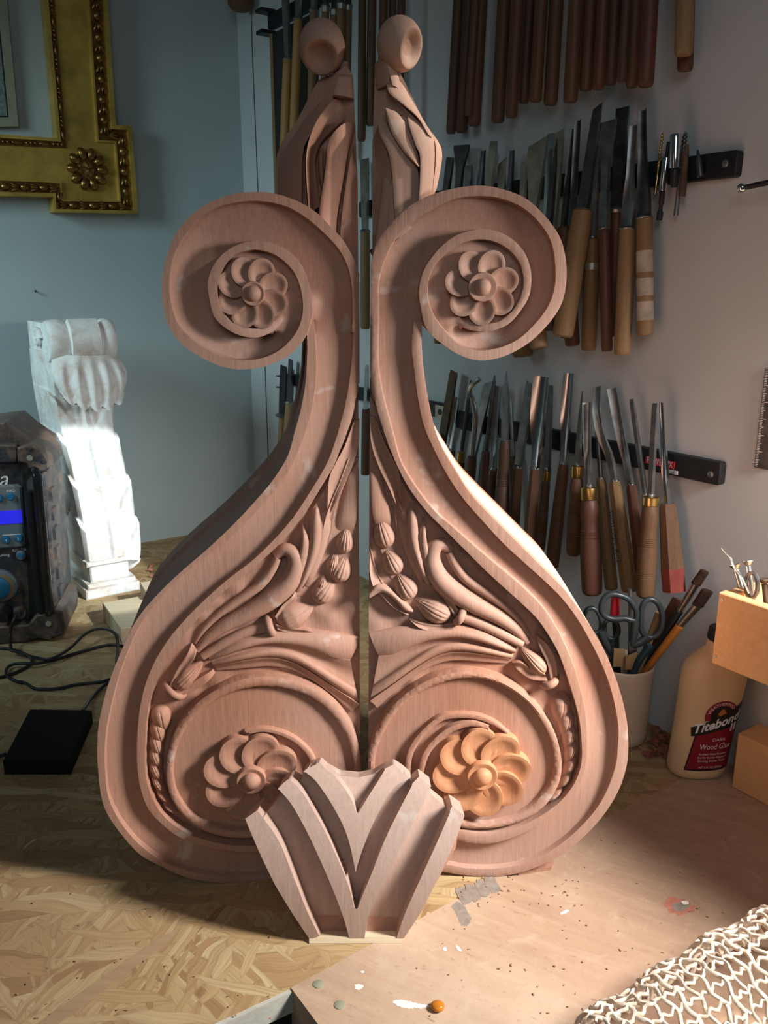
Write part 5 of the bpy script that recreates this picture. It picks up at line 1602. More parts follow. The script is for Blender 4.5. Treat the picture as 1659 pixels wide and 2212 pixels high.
# ------------------------------------------------------------------ dusty site radio
M['radio'] = plain('dark blue black plastic', (0.022, 0.030, 0.040), 0.5, 0, 0.3, 40, 0.3, 0.0003, srgb(150, 120, 98), 0.30)
M['radio_panel'] = plain('grey blue panel', srgb(96, 116, 126), 0.5, 0, 0.08, 30, 0.3, 0, srgb(150, 130, 110), 0.15)
M['radio_blue'] = plain('blue button', srgb(36, 110, 150), 0.35, 0, 0.1, 30)
m_, nt_, b_ = new_mat('lit blue screen', 0.3); b_.inputs['Base Color'].default_value = (*srgb(40, 40, 220), 1)
b_.inputs['Emission Color'].default_value = (*srgb(46, 46, 230), 1); b_.inputs['Emission Strength'].default_value = 0.6
M['screen'] = m_
M['bar'] = plain('dark polished bar', (0.10, 0.105, 0.12), 0.18, 0.9, 0.3, 20)
rn = np.array([0.17, -0.985, 0]); rn /= np.linalg.norm(rn)
RO = onz(90, 1388)
RP = Plane(RO + rn * -.03, (-rn[1], rn[0], 0), Z, rn)
rrt = root('site_radio', RP.w(-.08, 0, -.08), 'dusty black and blue site radio with a lit blue screen at the left edge', 'radio')
rp = lambda q, o=0.0: RP.uv(q, o)


def rpr(name, q, h0, h1, mat, par=rrt, ins=.003):
    u = rp(q, h1); u[:, 1] = np.maximum(u[:, 1], 0.0005)
    return MB().prism(RP, u, h0, h1, inset=ins).done(name, mat, par, angle=30)


rpr('housing', [(-130, 1396), (-130, 930), (-10, 915), (10, 913), (42, 940), (84, 968), (96, 1030), (104, 1090), (124, 1330), (126, 1390)], -.15, 0, M['radio'])
rpr('top_guard', [(36, 968), (60, 960), (88, 970), (102, 990), (106, 1012), (100, 1020), (66, 1020), (56, 1002), (38, 998)], -.10, .022, M['radio'])
rpr('top_guard_bar', [(-130, 990), (-130, 955), (34, 962), (40, 975), (36, 1000), (-130, 1008)], -.08, .016, M['radio'])
rpr('bottom_guard', [(-130, 1400), (-130, 1362), (60, 1350), (78, 1330), (118, 1318), (134, 1322), (139, 1350), (137, 1372), (100, 1384), (84, 1380), (60, 1388)], -.12, .028, M['radio'])
rpr('side_recess', [(48, 1020), (74, 1022), (100, 1330), (64, 1334)], -.02, .004, M['black'], ins=.0005)
rpr('control_panel', [(-130, 1058), (38, 1047), (46, 1052), (54, 1176), (48, 1182), (-130, 1196)], -.02, .008, M['radio_panel'])
rpr('screen', [(-130, 1112), (46, 1102), (48, 1130), (-130, 1142)], .006, .0095, M['screen'], ins=.0003)
rpr('panel_line', [(5, 1156), (45, 1153), (45, 1154.5), (5, 1157.5)], .007, .0088, M['white'], ins=0)


def knob_(name, px, r, h0, h1, mat, prof=None, par=rrt):
    u = rp([px], h1)[0]; k = pxs(RP, px)
    return MB().lathe(RP.w(u[0], u[1], h0), RP.w(u[0], u[1], h1), prof or [(0, r * k), (.7, r * k), (1, r * k * .75)], 24).done(name, mat, par, angle=35)


for px, tx in (((-3, 1077), ''), ((22, 1074), ''), ((13, 1168), '4'), ((39, 1164), '5')):
    b1 = knob_('button', px, 9, .004, .013, M['radio_blue'])
    if tx:
        u = rp([px], .014)[0]
        flat_text('lettering', tx, .007, RP, u, 0, .0137, M['white'], b1)
b1 = knob_('tuning_button', (44, 1201), 11, .0, .010, M['radio_panel']); knob_('cap', (44, 1201), 6, .006, .013, M['radio_blue'], par=b1)
b1 = knob_('dial', (-2, 1268), 38, -.005, .012, M['radio_panel'], [(0, 1), (.75, 1), (1, .92)] and None)
knob_('dial_ring', (-2, 1270), 32, .005, .014, M['handle_tan'], par=b1); knob_('dial_cap', (-6, 1273), 27, .008, .020, M['radio_blue'], par=b1)
for px in ((64, 990), (104, 1348)): knob_('fixing_hole', px, 8, .015, .0232 if px[1] < 1100 else .0292, M['pale_frame'])
for px in ((63, 969), (95, 998), (60, 1380), (106, 1378)): knob_('stud', px, 5.5, .015, .025 if px[1] < 1100 else .031, M['radio'])
knob_('socket_ring', (40, 1325), 16, .0, .006, M['radio_panel']); knob_('plug', (36, 1328), 10, .0, .030, M['radio'])
knob_('plug', (6, 1335), 15, .0, .034, M['black'])
a, b = RP.hit(80, 1026, .040), RP.hit(107, 1318, .040)
MB().tube([RP.hit(70, 1016, .012), RP.hit(76, 1019, .032), a, b, RP.hit(106, 1325, .020)], .0082, 14).done('roll_bar', M['bar'], rrt)
a, b = RP.hit(64, 1060, .020), RP.hit(90, 1320, .020)
MB().tube([a, b], .0095, 14).done('roll_bar', M['black'], rrt)
for i in range(7):
    p = RP.hit(103 + i * 3.6, 1066 + i * 42, -.04)
    MB().box(p, RP.U, Z, RP.N, .022, .022, .030).done('side_rib', M['radio'], rrt)
flat_text('lettering', 'a', .040, RP, rp([(6, 1036)], .002)[0], 0, .0012, M['white'], rrt, shear=.3)
flat_text('lettering', 'AUTO TUNE', .008, RP, rp([(43, 1188)], .001)[0], .03, .0012, M['white'], rrt, width=.026)
flat_text('lettering', 'INFO', .006, RP, rp([(23, 1061)], .009)[0], .03, .0088, M['white'], rrt, width=.014)
flat_text('lettering', 'tuning', .008, RP, rp([(8, 1199)], .001)[0], .04, .0012, M['white'], rrt, width=.020)

# cables on the bench
def cable(label, px, z=.004, r=.0026, zs=None, pre=()):
    P = list(pre)
    for i, p in enumerate(px):
        zz = zs[i] if zs else z
        P.append(onz(p[0], p[1], zz))
    P = smooth(P, .006)
    o = MB().tube(P, r, 8).done('power_cable', M['rubber'], None, angle=60, origin=P[0])
    tag(o, label, 'cable', 'black cables on the bench')


cable('black cable looping from the radio up past the pale offcuts', [(-40, 1398), (0, 1400), (27, 1403), (45, 1409), (60, 1416), (81, 1421), (105, 1424), (127, 1416), (154, 1398), (181, 1372), (204, 1360), (226, 1358), (244, 1365), (253, 1378), (254, 1401), (252, 1430)], zs=[.003] * 5 + [.007, .010, .011, .013, .02, .022, .022, .02, .014, .008, .003])
cable('black cable dropping from the radio plug and curling left', [(24, 1404), (28, 1406), (36, 1408), (60, 1415), (69, 1427), (60, 1439), (40, 1450), (14, 1460), (-30, 1470)], zs=[.012, .010, .0105, .010, .004, .003, .003, .003, .003], pre=[RP.hit(36, 1328, .036), RP.hit(27, 1345, .046), RP.hit(22, 1372, .044)])
cable('black cable doubling back in a long loop toward the left bracket', [(274, 1399), (262, 1395), (235, 1393), (199, 1401), (154, 1414), (118, 1425), (81, 1433), (45, 1433), (25, 1436), (14, 1446), (16, 1461), (36, 1472), (54, 1475), (72, 1486), (90, 1489), (127, 1487), (163, 1479), (199, 1475), (230, 1470), (262, 1455)], zs=[.003] * 4 + [.003, .003, .008, .010, .006, .006, .010, .006] + [.003] * 8)
cable('short black cable from the flat black box to the left bracket', [(178, 1536), (199, 1506), (217, 1488), (240, 1470), (262, 1449)], zs=[.012, .004, .004, .009, .010])
cable('short black cable leaving the flat black box at the left edge', [(12, 1630), (-10, 1634), (-60, 1640)], zs=[.012, .008, .003])
# flat black box
pt = [onz(*q, .022) for q in ((64, 1531), (198, 1533), (150, 1642), (6, 1642))]
pc = sum(pt) / 4
pb_ = root('flat_black_box', (pc[0], pc[1], 0), 'flat matte black power box lying on the strand board at left', 'power box')
q = np.array([p[:2] for p in pt])
MB().prism(BZ, q, 0.0008, .022, inset=.0018).done('case', M['black_matte'], pb_, angle=30)
# pale offcuts
for (A, B, ln, h, lb) in (((221, 1302), (261, 1358), .075, .034, 'pale timber offcut lying in front of the white corbel'), ((302, 1258), (318, 1284), .10, .050, 'second pale offcut behind, beside the corbel plinth')):
    a, b = onz(*A, h), onz(*B, h)
    d = b - a; L = np.linalg.norm(d); d /= L; n_ = np.array([-d[1], d[0], 0]);
    if n_[0] < 0: n_ = -n_
    o = MB().prism(BZ, [a[:2], b[:2], (b + n_ * ln)[:2], (a + n_ * ln)[:2]], 0.0005, h, inset=.001).done('timber_offcut', M['pale_offcut'], None, angle=30, origin=(a[0], a[1], 0))
    tag(o, lb, 'offcut', 'pale offcuts by the corbel')

# ------------------------------------------------------------------ pot of tools
M['ceramic'] = plain('cream glazed ceramic', srgb(226, 208, 186), 0.35, 0, 0.05, 20)
pf_ = onz(1350, 1620)
PC = np.array([pf_[0], pf_[1] + .040, 0])
pot = root('ceramic_pot', PC, 'cream ceramic pot full of scissors and brushes by the wall', 'pot')
hp = .116
MB().lathe(PC + Z * .0005, PC + Z * hp, [(0, .036), (.02, .039), (.1, .040), (.9, .0425), (.97, .0435), (.995, .0430), (1, .0415), (.985, .0395), (.9, .0385), (.08, .036), (.06, .002)], 48).done('body', M['ceramic'], pot, angle=60)
PY = PC[1] - .012
PP = Plane((0, PY, 0), (1, 0, 0), Z, (0, -1, 0))
ph = lambda x, y, o=0.0: PP.hit(x, y, o)
PK_ = wk(ph(1380, 1400))
M['scissor'] = plain('dark grey scissor handle', (0.030, 0.038, 0.042), 0.35, 0, 0.15, 30)
GS = 'things standing in the pot'


def scissors(name, loops, piv, tipz, label, dy):
    rt = root(name, ph(*tipz, dy), label, 'scissors', GS)
    for pts, r in loops:
        P = smooth([ph(x, y, dy) for x, y in pts], .003, closed=True)
        MB().tube(P, r * PK_, 10, closed=True).done('finger_loop', M['scissor'], rt, angle=60)
    for s_, (pts, r) in zip((-1, 1), loops):
        e = min(pts, key=lambda q: (q[0] - piv[0]) ** 2 + (q[1] - piv[1]) ** 2)
        MB().tube(smooth([ph(e[0], e[1], dy), ph((e[0] + piv[0]) / 2, (e[1] + piv[1]) / 2 + 4, dy), ph(piv[0], piv[1], dy)], .004), [8 * PK_] * 3 if False else 9 * PK_, 10).done('shank', M['scissor'], rt)
        a, b = ph(piv[0], piv[1] - 6, dy + .002 * s_), ph(tipz[0] + 6 * s_, tipz[1], dy + .002 * s_)
        mb = MB(); blade_mesh(mb, a, b, [(0, 9 * PK_, .003, 0), (.5, 7 * PK_, .003, 0), (1, 2 * PK_, .002, 0)], np.array([1., 0, 0]), np.array([0, -1., 0]))
        mb.done('blade', M['steel_dark'], rt)


scissors('scissors', [([(1300, 1322), (1302, 1298), (1318, 1284), (1340, 1286), (1360, 1296), (1374, 1318), (1372, 1340), (1350, 1336), (1318, 1336)], 6.5),
                      ([(1385, 1338), (1388, 1308), (1402, 1294), (1420, 1302), (1430, 1326), (1428, 1356), (1416, 1374), (1398, 1376), (1386, 1362)], 6)], (1366, 1392), (1368, 1530), 'large dark-handled scissors with two big loops in the cream pot', .016)
scissors('scissors', [([(1262, 1330), (1272, 1314), (1288, 1318), (1298, 1340), (1296, 1362), (1280, 1366), (1264, 1352)], 5),
                      ([(1306, 1348), (1318, 1338), (1332, 1346), (1336, 1366), (1326, 1380), (1310, 1374)], 5)], (1322, 1412), (1340, 1530), 'smaller dark scissors behind at the left of the cream pot', -.010)


def stick(name, label, cat, segs, dy, par=None):
    """segs: list of (p0, p1, r0, r1, material, part name) in pixels"""
    ya, yb = segs[0][0][1], segs[-1][1][1]
    da, db = dy if isinstance(dy, tuple) else (dy, dy)
    pt_ = lambda p: ph(p[0], p[1], da + (db - da) * (p[1] - ya) / (yb - ya))
    rt = root(name, pt_(segs[-1][1]), label, cat, GS)
    for p0, p1, r0, r1, m, pn, *fl in segs:
        MB().lathe(pt_(p1), pt_(p0), [(0, r1 * PK_), (.5, (r0 + r1) / 2 * PK_), (1, r0 * PK_)], 14, ref=(1, 0, 0), flat=(1, fl[0] if fl else 1)).done(pn, M[m], rt)
    return rt


M['bristle'] = plain('dark brown bristles', srgb(52, 36, 28), 0.9, 0, 0.5, 300, 0.1, 0.001)
M['ferrule_s'] = plain('worn tin ferrule', (0.5, 0.47, 0.43), 0.3, 1.0, 0.3, 80)
M['brush_orange'] = wood('orange brush handle', srgb(206, 132, 60), srgb(160, 92, 38), 0.4, 'z', 1)
M['marker_blue'] = plain('dark blue marker', srgb(34, 60, 74), 0.3, 0, 0.1)
stick('paint_brush', 'black-handled paint brush leaning highest out of the pot', 'paint brush', [((1522, 1234), (1503, 1262), 10, 11, 'bristle', 'bristles', .6), ((1503, 1262), (1468, 1320), 9, 7, 'ferrule_s', 'ferrule', .7), ((1468, 1320), (1352, 1506), 8, 4, 'black', 'handle')], (.034, -.026))
stick('paint_brush', 'orange-handled paint brush leaning right, lower of the two brushes', 'paint brush', [((1528, 1276), (1507, 1308), 13, 13, 'bristle', 'bristles', .5), ((1507, 1308), (1468, 1352), 11, 8, 'ferrule_s', 'ferrule', .6), ((1468, 1352), (1354, 1502), 9, 6, 'brush_orange', 'handle')], (.040, -.014))
stick('flat_stick', 'dark reddish flat wooden stick behind the brushes in the pot', 'stick', [((1464, 1294), (1346, 1510), 13, 11, 'handle_red', 'stick', .35)], (-.004, -.037))
stick('marker_pen', 'dark blue marker pen leaning at the front of the pot', 'pen', [((1404, 1394), (1380, 1428), 8, 8, 'marker_blue', 'barrel'), ((1380, 1428), (1340, 1505), 8, 7, 'marker_blue', 'lower_barrel')], (.032, .012))
stick('wooden_stick', 'tan wooden stick seen through the right scissor loop', 'stick', [((1424, 1324), (1356, 1512), 8, 7, 'handle_tan', 'stick')], (.004, .000))
stick('red_capped_tool', 'red-capped tool seen through the left scissor loop', 'tool', [((1330, 1290), (1328, 1330), 9, 11, 'red', 'cap'), ((1328, 1330), (1338, 1500), 7, 6, 'black', 'body')], -.030)
stick('auger_bit', 'thin silvery spiral bit standing between the scissors loops', 'drill bit', [((1361, 1272), (1362, 1500), 4.5, 4.5, 'steel_grey', 'shaft')], -.006)
for q, lb, dy in (([(1326, 1400), (1350, 1402), (1352, 1440), (1324, 1440)], 'left tan card scrap standing inside the pot rim', .020), ([(1352, 1418), (1376, 1408), (1382, 1446), (1350, 1446)], 'right tan card scrap standing inside the pot rim', .024)):
    u = PP.uv(q, dy)
    o = MB().prism(PP, u, dy - .0008, dy + .0008).done('card_scrap', M['handle_tan'], None, sm=False, origin=PP.w(u[2][0], u[2][1], dy)); tag(o, lb, 'card', GS)

# ------------------------------------------------------------------ glue bottle
M['glue'] = plain('tan glue bottle plastic', srgb(224, 196, 154), 0.42, 0, 0.04, 12)
M['maroon'] = plain('maroon label', srgb(138, 24, 42), 0.4, 0, 0.06)
M['label_black'] = plain('black label border', (0.010, 0.012, 0.012), 0.4, 0, 0.05)
GB = onz(1515, 1690) + np.array([0.0, .026, 0])
bot = root('glue_bottle', GB, 'tan plastic wood glue bottle with a maroon label beside the pot', 'glue bottle')
prof = [(0.0008, .030, .020), (.004, .0355, .0245), (.012, .0372, .026), (.06, .0380, .0268), (.11, .0396, .0276), (.138, .0408, .0282), (.148, .0404, .028), (.156, .038, .0265), (.166, .031, .0225), (.174, .022, .018), (.178, .0165, .0150), (.190, .0160, .0150)]


def bot_c(z): return GB + np.array([z * .085, 0, z])


def bot_ab(z): return np.interp(z, [p[0] for p in prof], [p[1] for p in prof]), np.interp(z, [p[0] for p in prof], [p[2] for p in prof])


R = []
for z, a, b in prof:
    ring = []
    for i in range(48):
        q = 2 * math.pi * i / 48
        c_, s_ = math.cos(q), math.sin(q)
        e = .82
        ring.append(bot_c(z) + np.array([a * math.copysign(abs(c_) ** e, c_), b * math.copysign(abs(s_) ** e, s_), 0]))
    R.append(ring)
MB().rings(R).done('bottle_body', M['glue'], bot, angle=60)
c0, c1 = bot_c(.190), bot_c(.206)
MB().lathe(c0, c1, [(0, .0170), (.1, .0175), (.9, .0168), (1, .0150)], 28).done('cap', M['black'], bot, angle=40)


def on_bottle(x, z, off):
    a, b = bot_ab(z); a = a * 1.0
    t = max(-.985, min(.985, x / a))
    y = b * (1 - abs(t) ** (2 / .82)) ** (.82 / 2)
    n_ = np.array([t * b, -math.sqrt(max(1e-4, 1 - t * t)) * a, 0]); n_ /= np.linalg.norm(n_)
    return bot_c(z) + np.array([t * a, -y, 0]) + n_ * off


def patch(name, poly, off, mat):
    poly = np.array(poly, float)
    ol = resample(np.vstack([poly, poly[:1]]), 120, False)[:-1]
    u0, v0 = ol.min(0); u1, v1 = ol.max(0)
    g = np.stack(np.meshgrid(np.arange(u0, u1, .0022), np.arange(v0, v1, .0022)), -1).reshape(-1, 2)
    g = g[inside(g, ol)]; d, _ = near(g, ol); g = g[d > .001]
    P = np.vstack([ol, g]); n_ = len(ol)
    r = delaunay_2d_cdt([Vector(p) for p in P], [(i, (i + 1) % n_) for i in range(n_)], [], 1, 1e-7)
    return mesh(name, [on_bottle(p[0], p[1], off) for p in r[0]], [tuple(f) for f in r[2]], mat, bot)


def btext(txt, size, cx, cz_, slope, off, mat, width=None, shear=0.0, arc=None, bold=0.0):
    v, f = text_verts(txt, size, shear, bold=bold)
    if width: v[:, 0] *= width / max(1e-6, np.ptp(v[:, 0]))
    V = []
    for x, y, _ in v:
        if arc:
            q = x / arc; X = cx + (arc + y) * math.sin(q); Zz = cz_ + (arc + y) * math.cos(q)
        else: X = cx + x; Zz = cz_ + y + slope * x
        V.append(on_bottle(X, Zz, off))
    return mesh('lettering', V, f, mat, bot, sm=False)


patch('label_border', [(-.0245, .016), (.0340, .018), (.0360, .092), (-.0190, .078)], .0003, M['label_black'])
patch('label', [(-.0228, .0185), (.0325, .0205), (.0340, .090), (-.0176, .075)], .0005, M['maroon'])
patch('emblem', [(.0085 + .0215 * math.sin(q), .096 + .0215 * math.cos(q)) for q in np.linspace(-1.9, 1.9, 24)], .0004, M['maroon'])
patch('emblem_disc', [(.0085 + .0145 * math.sin(q), .096 + .0145 * math.cos(q)) for q in np.linspace(-3.1, 3.1, 24)], .0006, M['label_black'])
patch('emblem_mark', [(.0085 + .005 * math.sin(q) * (1 + .3 * math.cos(3 * q)), .101 + .005 * math.cos(q)) for q in np.linspace(-3.1, 3.1, 16)], .0008, M['brush_orange'])
patch('banner', [(-.0262, .078), (-.0240, .0655), (.0355, .084), (.0375, .115), (.0345, .1125)], .0009, M['label_black'])
btext('WEATHERPROOF', .0056, .0085, .096, 0, .0008, M['white'], width=.0480, arc=.0172)
btext('Titebond', .0180, .0045, .0855, .36, .0013, M['white'], width=.0560, shear=.12, bold=.03)
btext('II', .0150, .0262, .0790, .3, .0014, M['white'], width=.0070, bold=.03)
btext('DARK', .0062, .0110, .0625, .05, .0010, M['white'], width=.017)
btext('Wood Glue', .0110, .0085, .0525, .05, .0010, M['white'], width=.040)
btext('Excellent Water-Resistance', .0042, .0075, .0420, .03, .0010, M['white'], width=.036)
btext('Ideal For Exterior Woodwork', .0042, .0072, .0370, .03, .0010, M['white'], width=.038)
btext('Strong Initial Tack', .0042, .0070, .0320, .03, .0010, M['white'], width=.036)
btext('NET 8 FL OZ (237ml)', .0040, .0070, .0225, .02, .0010, M['white'], width=.030)

# ------------------------------------------------------------------ wooden boxes and their screws
BXO = 0.20
b0 = TW.uv([(1537, 1432)], BXO)[0]; b1 = TW.uv([(1554, 1280)], BXO)[0]
bx = root('wooden_box', TW.w(b0[0] + .14, b0[1], BXO / 2), 'open pine box of bolts fixed on the wall at the right edge', 'box')
zA, zB = b0[1], b1[1]
uA, uB = min(b0[0], b1[0]), b0[0] + .34
th = .012
M['pine_end'] = M['pine']
MB().prism(TW, [(uA, zA), (uB, zA), (uB, zB), (uA, zB)], BXO - th, BXO, inset=.001).done('front_board', M['pine'], bx, sm=False)
MB().prism(TW, [(uA, zA), (uB, zA), (uB, zB), (uA, zB)], .001, th).done('back_board', M['pine'], bx, sm=False)
MB().prism(TW, [(uA, zA), (uA + th, zA), (uA + th, zB - .001), (uA, zB - .001)], th, BXO - th).done('end_board', M['pine'], bx, sm=False)
MB().prism(TW, [(uB - th, zA), (uB, zA), (uB, zB), (uB - th, zB)], th, BXO - th).done('end_board', M['pine'], bx, sm=False)
MB().prism(TW, [(uA + th, zA), (uB - th, zA), (uB - th, zA + .009), (uA + th, zA + .009)], th, BXO - th).done('bottom_board', M['pine'], bx, sm=False)
for px in ((1560, 1296), (1545, 1418)):
    p = TW.hit(*px, BXO)
    MB().lathe(p - WN * .002, p + WN * .0005, [(0, .002), (1, .002)], 8).done('nail_head', M['steel_pale'], bx)
BT = 0.150


def bolt(name, label, head, foot, r, mat, off, hr=2.0, cat='bolt'):
    a, b = TW.hit(*head, off), TW.hit(*foot, off); k = wk(a)
    d = (b - a) / np.linalg.norm(b - a)
    t_ = (zA + .015 - a[2]) / d[2]
    b = a + d * t_
    rt = root(name, b, label, cat, 'bolts and wire in the pine box')
    MB().lathe(b, a, [(0, r * k * .7), (.03, r * k), (1, r * k)], 12).done('shank', M[mat], rt)
    MB().lathe(a - d * .001, a - d * .006, [(0, r * k), (.5, hr * r * k * .8), (.8, hr * r * k), (1, hr * r * k * .95)], 16).done('head', M[mat], rt, angle=30)


M['zinc'] = plain('bright zinc', (0.62, 0.66, 0.66), 0.3, 1.0, 0.1, 40)
bolt('bolt', 'long bright bolt leaning left out of the pine box', (1590, 1230), (1608, 1292), 6, 'zinc', .164)
bolt('bolt', 'bright bolt standing behind the coiled wire in the pine box', (1616, 1222), (1624, 1280), 6, 'zinc', .166)
bolt('bolt', 'dark rusty bolt with pale head at the right of the box', (1652, 1262), (1656, 1306), 6.5, 'rust', .172)
bolt('bolt', 'short bright bolt leaning over at the frame edge in the box', (1686, 1256), (1687, 1290), 6, 'zinc', .168)
pw = [TW.hit(x, y, .1825) for x, y in ((1559, 1184), (1570, 1196), (1579, 1206), (1583, 1220), (1592, 1234), (1604, 1250), (1618, 1282))]
o = MB().tube(smooth(pw, .003), .0011, 8).done('wire', M['zinc'], None, origin=pw[-1]); tag(o, 'thin bent wire sticking highest out of the pine box', 'wire')
pw = []
for i in range(70):
    q = i / 69 * 2 * math.pi * 5
    pw.append(TW.hit(1624 + 13 * math.cos(q) + 3 * math.sin(q * .4), 1264 + 28 * math.sin(q), 1264 and .176 + .003 * math.sin(q * .21)))
o = MB().tube(pw, .0012, 6).done('wire_coil', M['steel_grey'], None, origin=TW.hit(1616, 1290, .158)); tag(o, 'bundle of grey coiled wire between the bolts in the pine box', 'wire')
# second board below
u2 = TW.uv([(1580, 1704), (1594, 1585)], .048)
z2 = u2[1][1]; ua = u2[0][0]
bo2 = root('pine_board', TW.w(ua + .15, 0, .02), 'pine board standing on the bench against the wall below the bolt box', 'board')
MB().prism(TW, [(ua, .0008), (ua + .36, .0008), (ua + .36, z2), (ua, z2)], .002, .048, inset=.001).done('board', M['pine'], bo2, sm=False)

# ------------------------------------------------------------------ netting roll at the lower right
M['cord'] = plain('off-white twisted cord', srgb(226, 208, 188), 0.8, 0, 0.12, 200, 0.2, 0.0003)
n0 = onz(1385, 2212); n1 = onz(1600, 2090)
dv = (n1 - n0) / np.linalg.norm(n1 - n0); pv = np.array([dv[1], -dv[0], 0])
LN_ = np.linalg.norm(n1 - n0) + .062
mb = MB()
RR = .047


def net_pt(s, q, dr=0.0):
    e = max(0.02, 1 - max(0, (s - (LN_ - .075)) / .075) ** 2.5) ** .5
    r = RR * (.80 + .20 * min(1, max(0, (s + .10) / .16))) * e + dr
    r *= 1 + .05 * math.sin(s * 90 + q * 3)
    c_ = n0 + dv * s + pv * RR * .98
    return c_ - pv * math.cos(q) * r + Z * (.0035 + RR * .86 + 0 * r + math.sin(q) * r * .86 - (0 if math.sin(q) > -.9 else 0))


ns_ = 22
for i in range(ns_):
    s0_ = -.09 + (LN_ + .09) * i / (ns_ - 1)
    pts = [net_pt(s0_ + .0022 * math.sin(q * 11 + i * math.pi) + .006 * math.sin(q), q, .0008 * math.cos(q * 11)) for q in np.linspace(-.35, math.pi + .9, 80)]
    mb.tube(pts, .0017 + .0003 * (i % 3), 6)
for j in range(15):
    q0 = -.3 + (math.pi + 1.1) * j / 14
    pts = [net_pt(s, q0 + .045 * math.sin(s * 560 + j * math.pi), .0012 * math.cos(s * 420 + j)) for s in np.linspace(-.09, LN_, 110)]
    mb.tube(pts, .0016, 6)
o = mb.done('cord_netting', M['cord'], None, angle=60, origin=n1 - Z * n1[2])
tag(o, 'rolled off-white cord netting on the plywood in the lower right corner', 'netting')

# ------------------------------------------------------------------ marks, chips and dust on the bench
def stain(name, px, mat, lift=.0006, jag=.12):
    c_ = np.mean(px, 0)
    P = smooth(px, 4.0, closed=True)
    P = np.array([c_ + (p - c_) * (1 + rng.normal(0, jag)) for p in P])
    V = [onz(p[0], p[1], lift) for p in P]
    mesh(name, V, [tuple(range(len(V)))], mat, bench, sm=False)


M['strand'] = wood('grey brown strand', srgb(186, 156, 122), srgb(140, 110, 82), 0.8, 'x', 0.5)
stain('long_strand', [(352, 2022), (368, 2030), (250, 2120), (120, 2215), (70, 2222), (180, 2140)], M['strand'], .0003, .01)
M['grey_mark'] = plain('grey marker', srgb(140, 128, 116), 0.8, 0, 0.2, 150)
M['red_mark'] = plain('reddish paint mark', srgb(182, 116, 96), 0.8, 0, 0.2, 150)
M['white_mark'] = plain('white paint smear', srgb(232, 228, 220), 0.8, 0, 0.1, 80)
M['amber'] = plain('amber glue', srgb(190, 116, 34), 0.15, 0, 0.15, 60)
for x, y in ((992, 1940), (1012, 1934), (1034, 1925), (1054, 1916)):
    stain('marker_patch', [(x - 8, y - 18), (x + 8, y - 24), (x + 26, y + 4), (x + 8, y + 12)], M['grey_mark'], .0005 + x * 1e-7, .06)
stain('marker_patch', [(975, 1955), (995, 1950), (1018, 1985), (1000, 2000), (985, 1975)], M['grey_mark'], .00045, .06)
stain('paint_mark', [(1432, 1944), (1460, 1938), (1490, 1950), (1500, 1962), (1478, 1976), (1450, 1972)], M['red_mark'])
stain('paint_mark', [(1452, 1954), (1474, 1950), (1490, 1956), (1478, 1966), (1458, 1966)], M['grey_mark'], .0008)
stain('paint_mark', [(1472, 1947), (1482, 1946), (1488, 1951), (1478, 1954)], M['white_mark'], .0010)
for q in ([(848, 2163), (870, 2160), (905, 2168), (930, 2172), (905, 2178), (868, 2176)], [(768, 2128), (778, 2126), (784, 2132), (776, 2138), (768, 2135)], [(957, 2048), (962, 2045), (966, 2052), (960, 2054)], [(780, 2098), (786, 2097), (787, 2101), (781, 2102)], [(986, 2040), (992, 2046), (998, 2054), (993, 2055), (986, 2048)], [(1210, 1972), (1226, 1964), (1230, 1967), (1214, 1976)]):
    stain('paint_fleck', q, M['white_mark'])
d_ = onz(945, 2180, 0)
o = MB().ball(d_ + Z * .0035, .0065, .0060, .0035, n=18, m=8).done('glue_drip', M['amber'], None, origin=d_); tag(o, 'amber drop of dried glue on the plywood at the bottom of the picture', 'glue drop')
for x, y, lb in ((688, 2127, 'domed screw head in the plywood near the bench gap'), (734, 2172, 'rusty sunken screw head at the plywood front')):
    p = onz(x, y, 0)
    o = MB().lathe(p + Z * .0005, p + Z * .0019, [(0, .0052), (.4, .005), (1, .002)], 16).done('screw', M['pale_frame'], None, origin=p); tag(o, lb, 'screw', 'screw heads in the plywood')
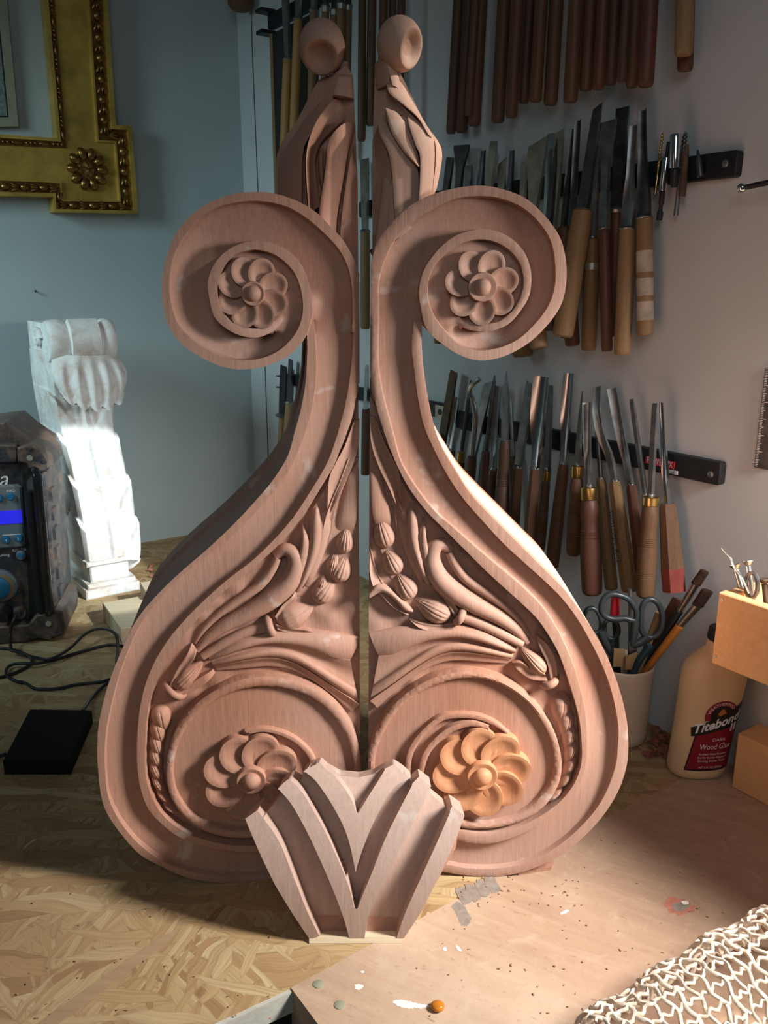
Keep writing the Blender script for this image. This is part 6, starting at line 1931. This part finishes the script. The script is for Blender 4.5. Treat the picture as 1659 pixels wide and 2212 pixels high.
# reddish shavings by the pot and glue bottle, chips and flecks on the boards
M['shaving'] = plain('reddish shavings', srgb(150, 92, 74), 0.85, 0, 0.35, 120)
M['chip'] = plain('dark little chips', srgb(164, 126, 100), 0.85, 0, 0.4, 200)
mb = MB()
for i in range(120):
    x = rng.uniform(1395, 1475); y = rng.uniform(1572, 1640) - (x - 1395) * .1
    if i > 80: x, y = rng.uniform(322, 395), rng.uniform(1212, 1262)
    p = onz(x, y, .002 + rng.uniform(0, .010 if 1415 < x and y < 1600 else .003))
    a = rng.uniform(0, 6.28); d = np.array([math.cos(a), math.sin(a), rng.uniform(-.3, .3)]); n_ = np.array([-d[1], d[0], .25])
    l, w_ = rng.uniform(.003, .010), rng.uniform(.0015, .004)
    pts = [p + d * l * t + n_ * w_ * s + Z * (.25 * l * (1 - t * t) + .0004 * s) for t in (-1, -.5, 0, .5, 1) for s in (-1, 1)]
    if min(q[2] for q in pts) < .0008: pts = [q + Z * (.0008 - min(r[2] for r in pts)) for q in pts]
    if np.linalg.norm(p[:2] - PC[:2]) < .048: continue
    if min(np.dot(q - TW.O, TW.N) for q in pts) < .002: continue
    mb.add(pts, [(2 * k, 2 * k + 1, 2 * k + 3, 2 * k + 2) for k in range(4)])
o = mb.done('wood_shavings', M['shaving'], None, origin=onz(1435, 1600)); tag(o, 'reddish wood shavings heaped along the wall behind pot and bottle', 'shavings', None, 'stuff')
mb = MB()
for i in range(170):
    if i < 90: x, y = rng.uniform(900, 1600), rng.uniform(1760, 2200)
    elif i < 130: x, y = rng.uniform(980, 1260), rng.uniform(1885, 1960)
    else: x, y = rng.uniform(20, 620), rng.uniform(1930, 2200)
    p = onz(x, y, .0010)
    a = rng.uniform(0, 6.28); d = np.array([math.cos(a), math.sin(a), 0]); n_ = np.array([-d[1], d[0], 0])
    l, w_ = rng.uniform(.0003, .0016), rng.uniform(.0002, .0008)
    mb.box(p + Z * w_ * .3, d, n_, Z, l * 2, w_ * 2, w_)
o = mb.done('wood_chips', M['chip'], None, origin=onz(1200, 1950)); tag(o, 'tiny dark wood chips and sawdust scattered over the bench', 'wood chips', None, 'stuff')
# wedge under the right bracket
a = [onz(*q) for q in ((1120, 1892), (1190, 1880), (1196, 1866), (1120, 1876))]
o = MB().prism(BZ, [p[:2] for p in a], 0.0006, .0045).done('wedge', M['bracket'], None, sm=False, origin=a[0]); tag(o, 'thin reddish wedge pushed under the right bracket', 'wedge')
